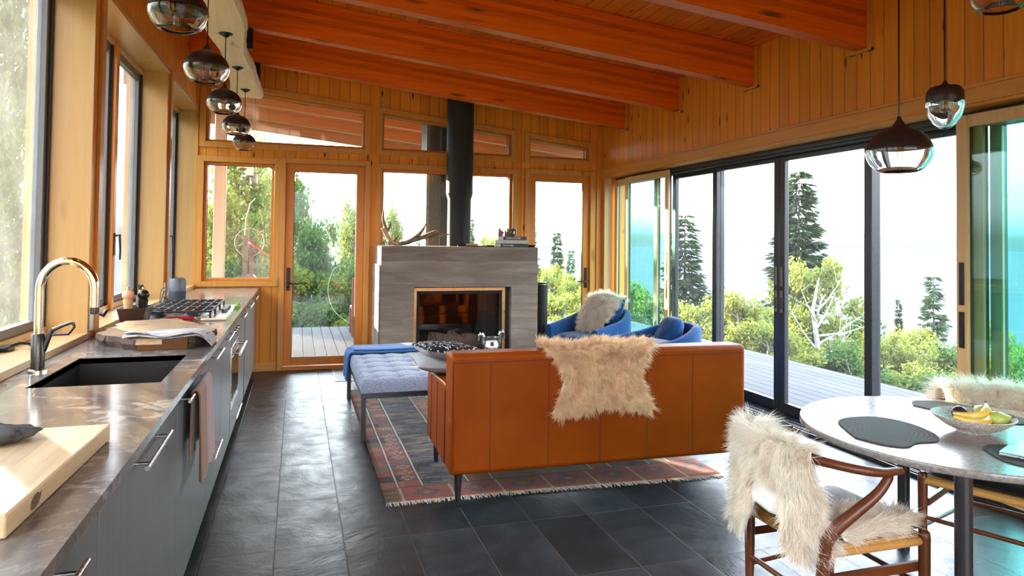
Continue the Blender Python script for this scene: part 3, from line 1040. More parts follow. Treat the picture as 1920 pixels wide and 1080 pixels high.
for i, (x, y, top, w) in enumerate([(8.5, 22.5, .55, .95), (8.7, 20.3, .5, .8), (7.1, 17.7, .1, .9), (8.3, 18.3, .4, .75), (8.2, 16.3, .55, .8), (8.4, 15.2, .35, .75), (7.5, 27, 1.75, .6), (7.6, 24.9, 1.5, .6), (5.6, 24.4, 1.45, .8), (9.8, 26, .6, 1.0), (10.6, 24, .2, 1.0), (6.6, 15.8, -.3, .9)]):
    g0 = terr(x, y) - .3
    put(lf_b, x, y, g0, top - g0, w, 2.6, 1.1, lab, False, 'bushes of the far thicket', i * .9)
put(lf_b, 10.6, 11.9, -1.9, 3.15, .95, 2.6, 1.1, 'bright yellow-green tree behind the screen, right of the black handles', False, 'bright bushes along the deck', 1.0)
lab = 'green bush growing beyond the edge of the lake-side deck'
for i, (x, y, top, w) in enumerate([(7.9, 10.1, .15, .85), (8.5, 13.0, .25, .85), (12.3, 12.9, -.15, .95), (12.2, 11.9, -.35, .8), (12.1, 10.9, -.5, .75), (12.9, 10.6, -.6, .85), (11.0, 8.1, -.05, .6), (8.3, 9.6, -.25, .8), (8.5, 8.9, -.2, .8), (15.4, 11.9, -.25, .8), (9.5, 10.2, -.35, .8), (9.6, 8.6, -.55, .8), (10.6, 9.6, -.6, .8), (8.0, 7.6, -.75, .7), (9.3, 7.4, -.7, .8), (11.6, 9.0, -.8, .8), (13.6, 9.4, -.9, .9), (8.1, 12.0, .1, .7), (10.2, 14.2, -.1, .9), (7.4, 11.6, -.3, .7), (12.4, 15.2, -.2, 1.0), (14.6, 13.2, -.5, 1.0), (7.6, 5.8, -.7, .7)]):
    g0 = terr(x, y) - .3
    put([lf_b, lf_c][(i % 3) == 2], x, y, g0, top - g0, w, [2.6, 3.0][(i % 3) == 2], [1.1, 1.2][(i % 3) == 2], lab, False, 'green bushes beyond the deck', i * 1.3)
# bare birch in front of the tall spruce
t = MB()
g = np.random.default_rng(4)
B0 = Vector((8.85, 10.1, -1.6))
t.tube([B0, B0 + Vector((.05, .0, .7)), B0 + Vector((.12, 0, 1.3)), B0 + Vector((.05, .05, 1.9)), B0 + Vector((.15, 0, 2.5))], [.06, .055, .045, .03, .012], 8)
for z, dx, dy, dz in ((1.0, .5, -.3, .55), (1.3, .75, -.2, .5), (1.2, -.4, .2, .7), (1.6, .5, .1, .6), (1.7, -.35, 0, .6), (1.45, .9, -.4, .25), (1.9, .3, -.2, .5)):
    p = B0 + Vector((.1, 0, z))
    q = p + Vector((dx, dy, dz))
    t.tube([p, (p + q) / 2 + Vector((0, 0, -.05)), q], [.022, .014, .005], 6)
    for k in range(4):
        s = p.lerp(q, .4 + .18 * k)
        t.tube([s, s + Vector(tuple(g.normal(0, .12, 3))) + Vector((0, 0, .12))], [.006, .002], 4)
tag(t.build('birch_tree', M['birch'], smooth=True, origin=tuple(B0)), 'pale bare-branched birch in front of the tall spruce beyond the deck', 'tree')
# trees on the kitchen side
for i, (x, y, h, w) in enumerate([(-5.0, 14.2, 8.5, 1.15), (-6.2, 15.6, 9.0, 1.2)]):
    put(lf_a, x, y, -1.0, h, w, 4.2, 1.2, 'hazy tree outside the dusty kitchen windows', False, 'trees outside the kitchen windows', i * 1.7)

# ---------------------------------------------------------------- kitchen run
def stone():
    t = NT('veined_stone')
    v = t.obj()
    w = t.noise(v, 1.6, 5, .6, 1.2)
    vv = t.n('VectorMath', operation='ADD', ins={0: v, 1: t.comb(t.math('MULTIPLY', w, .9), t.math('MULTIPLY', w, .5), 0.0)}).outputs[0]
    r1 = t.math('ABSOLUTE', t.math('SUBTRACT', t.noise(vv, 1.9, 4, .5), .5))
    vein = t.mapr(r1, 0, .022, 1, 0)
    r2 = t.math('ABSOLUTE', t.math('SUBTRACT', t.noise(vv, 5.0, 4, .5), .5))
    vein2 = t.mapr(r2, 0, .02, .35, 0)
    base = t.ramp(t.noise(v, 4, 6, .65, .8), [(.3, (.105, .085, .074)), (.55, (.165, .140, .122)), (.75, (.23, .20, .175))])
    c = t.mix(t.math('MULTIPLY', t.math('ADD', vein, vein2, clamp=True), .55), base, (.50, .46, .42))
    return t.done(c, t.mapr(w, .3, .7, .10, .17), 0, None, .55)
M['stone'] = stone()
def cab():
    t = NT('brushed_grey_laminate')
    g = t.noise(t.scale(t.obj(), (60.0, 60.0, 1.2)), 1.0, 4, .6)
    return t.done(t.ramp(g, [(.3, (.125, .128, .122)), (.7, (.165, .168, .160))]), .36, 0, None, .5)
M['cab'] = cab()
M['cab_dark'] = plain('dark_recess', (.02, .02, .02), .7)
M['steel'] = plain('brushed_steel', (.62, .60, .57), .25, 1.0)
M['steel_dark'] = plain('gunmetal', (.075, .072, .070), .28, .7)
M['chrome'] = plain('polished_chrome', (.85, .83, .80), .06, 1.0, var=.01)
M['sinkmat'] = plain('black_granite_composite', (.018, .017, .016), .45, var=.2, scale=120)
M['dark_glass'] = plain('dark_oven_glass', (.012, .012, .014), .06, .0, .7)
M['iron'] = plain('black_cast_iron', (.018, .018, .02), .45, .1)
XC, ZT = -.39, .943
SX0, SX1, SY0, SY1 = -.93, -.487, 2.90, 3.56       # sink cut-out

m = MB()
X0 = XL + .006
for a, b, c, d in ((X0, XC, .6, SY0), (X0, XC, SY1, YB - .024), (X0, SX0, SY0, SY1), (SX1, XC, SY0, SY1)):
    m.box(a, b, c, d, ZT - .028, ZT)
wt = m.build('worktop', M['stone'], origin=(-.7, 4.4, ZT))
tag(wt, 'long polished grey-brown stone worktop with pale veins under the windows', 'worktop')

s = MB()
t_ = .006
z0 = ZT - .235
s.box(SX0 - t_, SX0, SY0 - t_, SY1 + t_, z0, ZT - .004).box(SX1, SX1 + t_, SY0 - t_, SY1 + t_, z0, ZT - .004)
s.box(SX0, SX1, SY0 - t_, SY0, z0, ZT - .004).box(SX0, SX1, SY1, SY1 + t_, z0, ZT - .004).box(SX0 - t_, SX1 + t_, SY0 - t_, SY1 + t_, z0 - .006, z0)
sk = thing('kitchen_sink', 'black rectangular undermount sink in the stone worktop', 'sink', (-.7, 3.23, z0))
s.build('basin', M['sinkmat'], sk)
MB().lathe([(.0, .004), (.035, .004), (.045, .0), (.045, -.002)], (-.7, 3.3, z0), 24).build('drain', M['steel'], sk, smooth=True)

def cabinet(y0, y1, label, doors, x_back=X0, zlo=.1, name='base_cabinet', cat='cabinet', group='grey base cabinets under the worktop'):
    """doors: list of (y0, y1, z0, z1, handle) with handle=(ya, yb, z) along y or None"""
    c = thing(name, label, cat, (-.75, (y0 + y1) / 2, 0), group=group)
    MB().box(x_back, -.442, y0 + .001, y1 - .001, zlo, ZT - .030 if not (y0 < SY1 and y1 > SY0) else z0 - .02).build('carcass', M['cab'], c)
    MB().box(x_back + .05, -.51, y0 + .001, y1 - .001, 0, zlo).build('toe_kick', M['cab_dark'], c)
    for a, b, za, zb_, h in doors:
        nm = 'drawer_front' if (zb_ - za) < .45 else 'door'
        d = MB().box(-.4415, -.42, a + .0018, b - .0018, za, zb_).build(nm, M['cab'], c, bevel=.0015)
        if h:
            bar(d, *h)
    return c

def bar(parent, ya, yb, z, r=.0065, out=.040, x=-.42, m='steel'):
    h = MB().tube([(x + out, ya, z), (x + out, yb, z)], r, 12)
    for y in (ya + .05, yb - .05):
        h.tube([(x, y, z), (x + out, y, z)], r * .75, 10)
    return h.build('handle', M[m], parent, smooth=True)

HT, HB = ZT - .036, .10
cabinet(.62, 1.79, 'grey cabinet at the near end of the run, with only its upper corner handle showing', [(.62, 1.79, HB, HT, (1.16, 1.54, .862))])
cabinet(1.79, 3.77, 'wide grey sink cabinet with the towels on its bar', [(1.79, 2.86, HB, HT, (2.10, 2.48, .862)), (2.86, 3.77, HB, HT, (2.88, 3.44, .868))])
cabinet(3.77, 4.43, 'grey drawer cabinet beyond the towels, with an upper and a lower bar handle', [(3.77, 4.43, .47, HT, (3.56 + .24, 4.17, .872)), (3.77, 4.43, HB, .466, (3.83, 4.17, .36))])
cabinet(4.43, 5.08, 'slim grey cabinet between the drawers and the oven', [(4.43, 5.08, HB, HT, (4.46, 4.82, .875))])
cabinet(5.72, 6.36, 'grey cabinet just past the oven beside the dark gap', [(5.72, 6.36, HB, HT, (5.74, 6.0, .875))])
cabinet(6.44, YB - .024, 'last grey cabinet of the run against the wooden end wall', [(6.44, 7.3, HB, HT, (6.50, 6.92, .875)), (7.3, YB - .024, HB, HT, (7.36, 7.9, .875))])
ov = thing('built_in_oven', 'stainless oven with dark glass door built in under the cooktop', 'oven', (-.75, 5.4, 0))
MB().box(X0, -.442, 5.081, 5.719, .1, ZT - .030).build('body', M['cab'], ov)
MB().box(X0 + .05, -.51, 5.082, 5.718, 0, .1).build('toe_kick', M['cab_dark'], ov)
MB().box(-.4415, -.418, 5.083, 5.717, .74, HT).build('control_panel', M['cab'], ov, bevel=.002)
dr = MB().box(-.4415, -.416, 5.083, 5.717, .30, .735).build('door', M['steel'], ov, bevel=.003)
MB().box(-.416, -.4135, 5.13, 5.67, .36, .66).build('door_glass', M['dark_glass'], dr)
bar(dr, 5.10, 5.70, .69, .0105, .058)
lw = MB().box(-.4415, -.418, 5.083, 5.717, .104, .295).build('drawer_front', M['cab'], ov, bevel=.002)
bar(lw, 5.15, 5.6, .235)
for y in (5.28, 5.40, 5.52):
    MB().lathe([(.016, 0), (.014, .018), (0, .018)], (-.418, y, .825), 20, 'x').build('knob', M['steel'], ov, smooth=True)

# tap
FX, FY = -.998, 3.24
f = thing('kitchen_faucet', 'tall gooseneck chrome tap with dark body behind the sink', 'faucet', (FX, FY, ZT))
MB().lathe([(.0, 0), (.033, 0), (.033, .008), (.026, .012)], (FX, FY, ZT), 28).build('base_ring', M['chrome'], f, smooth=True)
MB().lathe([(.025, .010), (.025, .150), (.022, .155), (.0, .155)], (FX, FY, ZT), 28).build('body', M['steel_dark'], f, smooth=True)
arc = [(FX, FY, ZT + .15), (FX, FY, ZT + .28)] + [(FX + .099 - .099 * math.cos(a), FY, ZT + .335 + .115 * math.sin(a)) for a in np.linspace(0, PI, 22)] + [(FX + .198, FY, ZT + .30), (FX + .198, FY, ZT + .255)]
MB().tube(arc, .0165, 18).build('spout', M['chrome'], f, smooth=True)
MB().lathe([(.0175, .0), (.0175, -.025), (.012, -.028), (0, -.028)], (FX + .198, FY, ZT + .258), 18).build('nozzle', M['steel_dark'], f, smooth=True)
lv = MB().tube([(FX + .018, FY, ZT + .085), (FX + .045, FY - .005, ZT + .16), (FX + .05, FY - .005, ZT + .175)], [.012, .009, .008], 12)
lv.tube([(FX + .045, FY - .005, ZT + .165), (FX + .085, FY - .01, ZT + .185), (FX + .125, FY - .012, ZT + .200)], [.008, .007, .006], 10)
lv.tube([(FX + .050, FY - .005, ZT + .150), (FX + .110, FY - .012, ZT + .152), (FX + .130, FY - .012, ZT + .180), (FX + .125, FY - .012, ZT + .200)], [.006, .006, .006, .006], 10)
lv.build('lever', M['steel_dark'], f, smooth=True)

# butcher block in the foreground with a dark stone on it
def maple():
    t = NT('maple_block')
    v = t.obj()
    x, y, z = t.xyz(v)
    idx = t.math('FLOOR', t.math('DIVIDE', x, .045))
    r = t.white(t.comb(idx, 2.0, 3.0))
    g = t.noise(t.scale(v, (30.0, 2.2, 30.0)), 1.0, 5, .6)
    c = t.ramp(g, [(.3, (.56, .37, .19)), (.7, (.72, .54, .32))])
    ff = t.mapr(r, 0, 1, .86, 1.1)
    return t.done(t.mix(1.0, c, t.comb(ff, ff, ff), 'MULTIPLY'), .38, 0, None, .4)
M['maple'] = maple()
M['wood_end'] = wood('walnut_end_grain', 0, (.27, .115, .042), (.15, .06, .02), .5, 60, 8)
bb = thing('butcher_block', 'thick pale maple chopping block in the nearest part of the worktop', 'cutting board', (-.76, 1.8, ZT))
MB().prism([(-1.02, 1.50), (-.497, 1.475), (-.475, 2.11), (-1.0, 2.105)], ZT + .001, ZT + .046, 'z').build('board', M['maple'], bb, bevel=.004)
M['ink'] = plain('burnt_brand', (.14, .07, .04), .6)
MB().prism([(1.585, ZT + .012), (1.60, ZT + .009), (1.622, ZT + .012), (1.634, ZT + .022), (1.640, ZT + .033), (1.630, ZT + .030), (1.618, ZT + .036), (1.598, ZT + .034), (1.586, ZT + .024)], -.492, -.4905, 'x').build('burnt_mark', M['ink'], bb)
def rock(seed, c, r, n=14, k=.25):
    g = np.random.default_rng(seed)
    m = MB()
    ph = g.uniform(0, 6.28, 9)
    def fn(u, v):
        a, b = 2 * PI * u, -PI / 2 + PI * v
        d = 1 + k * (math.sin(3 * a + ph[0] + 2 * b) * .4 + math.sin(5 * a + ph[1] - 3 * b) * .3 + math.sin(9 * a + ph[2] + 7 * b) * .18 + math.sin(17 * a + ph[3] + 5 * b) * .10)
        return (c[0] + r[0] * d * math.cos(a) * math.cos(b), c[1] + r[1] * d * math.sin(a) * math.cos(b), c[2] + r[2] * d * math.sin(b))
    return m.grid(n * 3, n * 2, fn, closed_u=True)
M['rock'] = plain('charcoal_stone', (.055, .052, .05), .75, var=.4, scale=18, bump=.6)
tag(rock(3, (-.70, 1.985, ZT + .066), (.085, .06, .022)).build('dark_stone', M['rock'], smooth=25, origin=(-.70, 1.985, ZT + .046)), 'dark rough stone lying on the pale chopping block', 'stone')

# live-edge board with a folded cloth
def slabwood():
    t = NT('live_edge_wood')
    v = t.obj()
    w = t.noise(v, 5, 4, .6, .6)
    rings = t.n('TexWave', wave_type='RINGS', ins={'Vector': v, 'Scale': 9.0, 'Distortion': 4.0, 'Detail': 3.0, 'Detail Scale': 2.0}).outputs[1]
    c = t.ramp(rings, [(.2, (.33, .20, .10)), (.8, (.50, .34, .19))])
    c = t.mix(t.mapr(w, .52, .68, 0, .75), c, (.20, .10, .045))
    return t.done(c, .5, 0, t.bump(rings, .1, .002), .35)
M['slabwood'] = slabwood()
M['bark2'] = plain('rough_bark_edge', (.075, .045, .030), .85, var=.5, scale=40, bump=1.0)
lb = thing('live_edge_board', 'thick live-edge wooden board beyond the sink, with a cloth across it', 'cutting board', (-.7, 4.05, ZT))
prof = [(-.735, 3.70), (-.62, 3.70), (-.475, 3.735), (-.455, 3.80), (-.425, 3.90), (-.405, 4.02), (-.425, 4.13), (-.50, 4.25), (-.60, 4.45), (-.69, 4.62), (-.80, 4.60), (-.95, 4.54), (-.975, 4.40), (-.945, 4.28), (-.985, 4.18), (-.955, 4.10), (-.985, 4.0), (-.93, 3.90), (-.86, 3.84), (-.79, 3.75)]
g = np.random.default_rng(9)
pts = []
for i in range(len(prof)):
    a, b = Vector(prof[i]), Vector(prof[(i + 1) % len(prof)])
    for k in range(5):
        q = a.lerp(b, k / 5)
        if 4 < i < 19:
            q += Vector((g.normal(0, .006), g.normal(0, .006)))
        pts.append((q.x, q.y))
c0 = Vector((-.69, 4.1))
top = [tuple(Vector(p).lerp(c0, .02)) for p in pts]
bm = MB()
n = len(pts)
bm.add([(p[0], p[1], ZT + .056) for p in top] + [(p[0], p[1], ZT + .03) for p in pts], [tuple(range(n))] + [(i, i + n, (i + 1) % n + n, (i + 1) % n) for i in range(5)])
bm.build('board', M['slabwood'], lb)
e = MB()
e.add([(p[0], p[1], ZT + .0555) for p in top] + [(p[0] + g.normal(0, .003), p[1] + g.normal(0, .003), ZT + .03) for p in pts] + [tuple(Vector(p).lerp(c0, .05)) + (ZT + .001,) for p in pts],
      [(i + k * n, i + (k + 1) * n, (i + 1) % n + (k + 1) * n, (i + 1) % n + k * n) for k in range(2) for i in range(n) if i > 8] + [tuple(range(3 * n - 1, 2 * n - 1, -1))])
e.build('bark_edge', M['bark2'], lb)
MB().add([(p[0], p[1], ZT + .0558) for p in top[:10]] + [tuple(Vector(p).lerp(c0, .05)) + (ZT + .001,) for p in pts[:10]], [(i, i + 10, i + 11, i + 1) for i in range(9)]).build('sawn_face', M['wood_end'], lb)

def stripes(name, c1, c2, axis, w, duty=.25, rough=.85):
    t = NT(name)
    ax = t.xyz(t.obj())
    fr = t.math('FRACT', t.math('DIVIDE', ax[axis], w))
    mk = t.math('LESS_THAN', fr, duty)
    n = t.noise(t.obj(), 300, 2)
    return t.done(t.mix(mk, c1, c2), rough, 0, t.bump(n, .2, .001), .2, sheen=.2)
M['linen'] = stripes('striped_linen', (.52, .47, .45), (.20, .22, .27), 1, .021)
def clothf(u, v):
    x = -.80 + .40 * u
    y = 3.715 + .16 * v + .10 * u * v + .02 * math.sin(5 * u + 2)
    z = ZT + .061 + .006 * math.sin(9 * u + 5 * v) + .006 * math.sin(14 * v + 3 * u)
    over = max(0, u - .82)
    z -= over * over * 1.5
    return (x, y, z)
nk = MB().grid(36, 22, clothf)
nk.grid(36, 22, lambda u, v: tuple(Vector(clothf(u * .96 + .02, v * .8 + .05)) + Vector((0, 0, .012 + .004 * math.sin(11 * u)))))
tag(nk.build('dish_towel', M['linen'], smooth=True, solid=.005, origin=(-.6, 3.8, ZT + .06)), 'crumpled grey striped cloth lying across the live-edge board', 'towel')

# towels over the bar of the sink cabinet
M['terry_brown'] = plain('brown_towelling', (.30, .17, .11), .95, var=.2, scale=250, bump=.5, sheen=.3, spec=.1)
M['terry_pink'] = plain('mauve_towelling', (.42, .27, .28), .95, var=.2, scale=250, bump=.5, sheen=.3, spec=.1)
def towel(name, m, label, y0, y1, zl, zl2, grp, phase, r=.013, amp=.014):
    zt, xb = .868, -.38
    def fn(u, v):
        y = y0 + (y1 - y0) * u
        s = v * 2 - 1
        if s < -.06:
            q = (-s - .06) / .94
            x, z = xb - r, zt - q * (zt - zl2)
            x = min(x, xb - r) - .004 * q
            lim = -.414
            x = max(x + .003 * math.sin(16 * u + phase), lim)
        elif s > .06:
            q = (s - .06) / .94
            x, z = xb + r + q * .006 + amp * (.3 + .7 * q) * (1 + math.sin(13 * u + phase)) / 2, zt - q * (zt - zl)
            y = y0 + (y1 - y0) * (.5 + (u - .5) * (1 - .05 * q))
        else:
            a = PI * (1 - (s + .06) / .12)
            x, z = xb + r * math.cos(a), zt + r * math.sin(a)
        return (x, y, z)
    return tag(MB().grid(40, 60, fn).build(name, M[m], smooth=60, solid=.007, origin=(-.38, (y0 + y1) / 2, zt)), label, 'towel', grp)
towel('hand_towel', 'terry_brown', 'brown hand towel on the bar of the sink cabinet', 3.02, 3.20, .50, .60, 'hand towels on the cabinet bar', 1.0)
towel('hand_towel', 'terry_pink', 'mauve hand towel next to the brown one on the cabinet bar', 3.205, 3.41, .515, .62, 'hand towels on the cabinet bar', 3.0, .014, .02)

# wooden box with mills and a bottle
M['dark_wood'] = wood('dark_stained_wood', 1, (.060, .028, .016), (.030, .014, .009), .45, 30, 3)
M['mill_pale'] = wood('pale_beech', 2, (.70, .45, .28), (.58, .34, .20), .35, 40, 5)
M['mill_black'] = plain('black_lacquer', (.012, .011, .011), .2)
M['brass'] = plain('brushed_brass', (.72, .45, .12), .25, 1.0)
bx = thing('wooden_box', 'dark wooden tapered box holding the salt and pepper mills', 'box', (-1.0, 4.83, ZT))
def tray(x0, x1, y0, y1, z0, z1, fl, t):
    """open box with flared walls"""
    m = MB()
    def ring(k, z, inset):
        return [(x0 - fl * k + inset, y0 - fl * k + inset, z), (x1 + fl * k - inset, y0 - fl * k + inset, z), (x1 + fl * k - inset, y1 + fl * k - inset, z), (x0 - fl * k + inset, y1 + fl * k - inset, z)]
    vs = ring(0, z0, 0) + ring(1, z1, 0) + ring(1, z1, t) + ring(.15, z0 + .012, t)
    fs = [(3, 2, 1, 0)]
    for k in range(3):
        fs += [(k * 4 + i, k * 4 + (i + 1) % 4, k * 4 + 4 + (i + 1) % 4, k * 4 + 4 + i) for i in range(4)]
    fs.append((12, 13, 14, 15))
    return m.add(vs, fs)
tray(-1.03, -.91, 4.76, 4.96, ZT + .001, ZT + .108, .022, .009).build('box_body', M['dark_wood'], bx, bevel=.003)
def mill(x, y, z, s, m, label):
    e = thing('mill', label, 'mill', (x, y, z), group='salt and pepper mills in the wooden box')
    MB().lathe([(r * 1.28, q * 1.36) for r, q in ((0, 0), (.027, 0), (.028, .012), (.024, .035), (.018, .060), (.020, .085), (.0225, .098), (.0225, .104), (.0, .104))], (x, y, z), 28).build('mill_body', M[m], e, smooth=50)
    MB().lathe([(r * 1.28, q * 1.36) for r, q in ((0, .1045), (.018, .1045), (.019, .109), (.0265, .118), (.0275, .130), (.022, .143), (.010, .148), (0, .148))], (x, y, z), 28).build('mill_head', M[m], e, smooth=50)
    MB().lathe([(r * 1.28, q * 1.36) for r, q in ((0, .148), (.006, .148), (.009, .154), (.006, .161), (0, .162))], (x, y, z), 16).build('mill_knob', M['brass'], e, smooth=60)
mill(-1.005, 4.82, ZT + .0135, 1, 'mill_pale', 'pale wooden salt mill in the dark box')
mill(-.925, 4.85, ZT + .0135, 1, 'mill_black', 'black pepper mill in the dark box')
M['bottle'] = plain('dark_bottle_glass', (.012, .014, .010), .08, 0, .6)
M['label_blue'] = plain('blue_and_yellow_label', (.75, .50, .08), .5)
bo = thing('bottle', 'dark bottle with a black cap standing behind the pepper mill', 'bottle', (-.955, 4.925, ZT + .0135))
MB().lathe([(0, 0), (.027, 0), (.027, .15), (.013, .185), (.012, .20), (0, .20)], (-.955, 4.925, ZT + .0135), 24).build('glass_body', M['bottle'], bo, smooth=50)
MB().lathe([(.0135, .186), (.0140, .20)], (-.955, 4.925, ZT + .0135), 20).build('neck_band', M['label_blue'], bo, smooth=True)
MB().lathe([(.016, .20), (.016, .228), (0, .228)], (-.955, 4.925, ZT + .0135), 20).build('cap', M['mill_black'], bo, smooth=True)

# gas cooktop
ct = thing('gas_cooktop', 'stainless gas cooktop with black cast-iron grates set in the worktop', 'cooktop', (-.72, 5.5, ZT))
CX0, CX1, CY0, CY1 = -.985, -.455, 5.0, 5.98
MB().box(CX0, CX1, CY0, CY1, ZT + .0005, ZT + .009).build('cooktop_plate', M['steel'], ct, bevel=.003)
for i in range(3):
    a, b = CY0 + .03 + i * .308, CY0 + .03 + i * .308 + .30
    g_ = MB()
    x0, x1 = CX0 + .02, CX1 - .09
    z = ZT + .046
    for x in (x0, x1 - .012):
        g_.box(x, x + .012, a, b, z, z + .012)
    for y in (a, b - .012):
        g_.box(x0, x1, y, y + .012, z, z + .012)
    for k in range(1, 7):
        x = x0 + (x1 - x0) * k / 7
        g_.box(x - .005, x + .005, a, a + .115 if k % 2 else b, z + .002, z + .014)
        if k % 2:
            g_.box(x - .005, x + .005, b - .115, b, z + .002, z + .014)
    g_.box(x0, x1, (a + b) / 2 - .005, (a + b) / 2 + .005, z + .002, z + .014)
    for x in (x0, x1 - .014):
        for y in (a, b - .014):
            g_.box(x, x + .014, y, y + .014, ZT + .009, z)
    g_.build('grate', M['iron'], ct, bevel=.002)
    for bxx in (-.90, -.68):
        MB().lathe([(.055, .0), (.05, .012), (.038, .014), (.038, .024), (0, .026)], (bxx, (a + b) / 2, ZT + .009), 24).build('burner', M['iron'], ct, smooth=50)
for k in range(5):
    MB().lathe([(.021, 0), (.019, .022), (0, .024)], (CX1 - .045, CY0 + .42 + .075 * k, ZT + .009), 20).build('knob', M['steel_dark'], ct, smooth=50)
M['red_enamel'] = plain('red_enamel', (.36, .012, .018), .15, 0, .6)
sr = tray(-.80, -.64, 4.885, 4.955, ZT + .001, ZT + .028, .012, .006).build('spoon_rest', M['red_enamel'], bevel=.003, origin=(-.72, 4.92, ZT))
tag(sr, 'small red enamel dish in front of the cooktop', 'dish')
M['pale_board'] = plain('pale_beech_strip', (.66, .47, .28), .45)
tag(MB().box(-.60, -.44, 4.93, 4.985, ZT + .001, ZT + .012).build('wooden_spatula', M['pale_board'], bevel=.003, origin=(-.52, 4.96, ZT)), 'pale flat wooden strip lying beside the red dish', 'spatula')
M['leaf_veg'] = fluff('fresh_green_sprig', (.25, .42, .08), None, .4)
gg = np.random.default_rng(12)
n_ = 60
P = np.c_[gg.uniform(-.452, -.432, n_), gg.uniform(5.72, 5.98, n_), ZT + gg.uniform(.008, .03, n_)]
A = unit(gg.normal(0, 1, (n_, 3)) * np.array([1, 1, .5])) * .014
B = unit(np.cross(A, gg.normal(0, 1, (n_, 3)))) * .007
hb = link_mesh('herb_sprig', quads_mesh('herb_sprig', P, A, B, M['leaf_veg']), None)
tag(hb, 'green herb sprig lying by the far corner of the cooktop', 'herbs')

# cordless speaker with its cable, sockets
M['speaker_cloth'] = plain('blue_grey_cloth', (.050, .058, .075), .7, var=.25, scale=400)
M['speaker_top'] = plain('grey_plastic', (.11, .12, .14), .35)
sp = thing('smart_speaker', 'blue-grey cylindrical speaker near the far end of the worktop', 'speaker', (-.935, 6.21, ZT))
MB().lathe([(0, .001), (.058, .001), (.064, .010), (.066, .11)], (-.935, 6.21, ZT), 40).build('grille_cloth', M['speaker_cloth'], sp, smooth=50)
MB().lathe([(.066, .11), (.066, .20), (.062, .212), (.05, .214), (0, .212)], (-.935, 6.21, ZT), 40).build('upper_shell', M['speaker_top'], sp, smooth=50)
MB().lathe([(.045, 0), (.045, .003), (0, .003)], (-.935, 6.21, ZT + .2135), 30).build('top_panel', M['mill_black'], sp)
cb = MB().tube(smoothcurve([(-.98, 6.16, ZT + .02), (-1.02, 6.13, ZT + .008), (-1.055, 6.18, ZT + .02), (-1.06, 6.22, ZT + .10), (-1.035, 6.18, ZT + .135), (-1.0, 6.15, ZT + .12), (-1.03, 6.15, ZT + .02), (-1.05, 6.2, ZT + .05), (-1.02, 6.24, ZT + .13), (-.99, 6.24, ZT + .15), (-1.01, 6.2, ZT + .06), (-1.06, 6.32, ZT + .11), (-1.066, 6.415, ZT + .11)], 8), .0028, 8)
tag(cb.build('power_cord', M['mill_black'], smooth=True, origin=(-1.0, 6.2, ZT)), 'looped black power cord beside the speaker', 'cord')
for y, z, lab in ((4.30, 1.035, 'white wall socket on the window post behind the tap'), (6.47, 1.045, 'white wall socket behind the speaker')):
    w = thing('wall_socket', lab, 'socket', (XL, y, z), group='wall sockets by the kitchen windows')
    MB().box(XL + .0005, XL + .008, y - .036, y + .036, z - .058, z + .058).build('face_plate', M['white_plastic'], w, bevel=.003)
    for dz in (-.02, .02):
        MB().box(XL + .008, XL + .010, y - .016, y + .016, z + dz - .014, z + dz + .014).build('outlet', M['bronze'] if False else M['white_plastic'], w, bevel=.002)

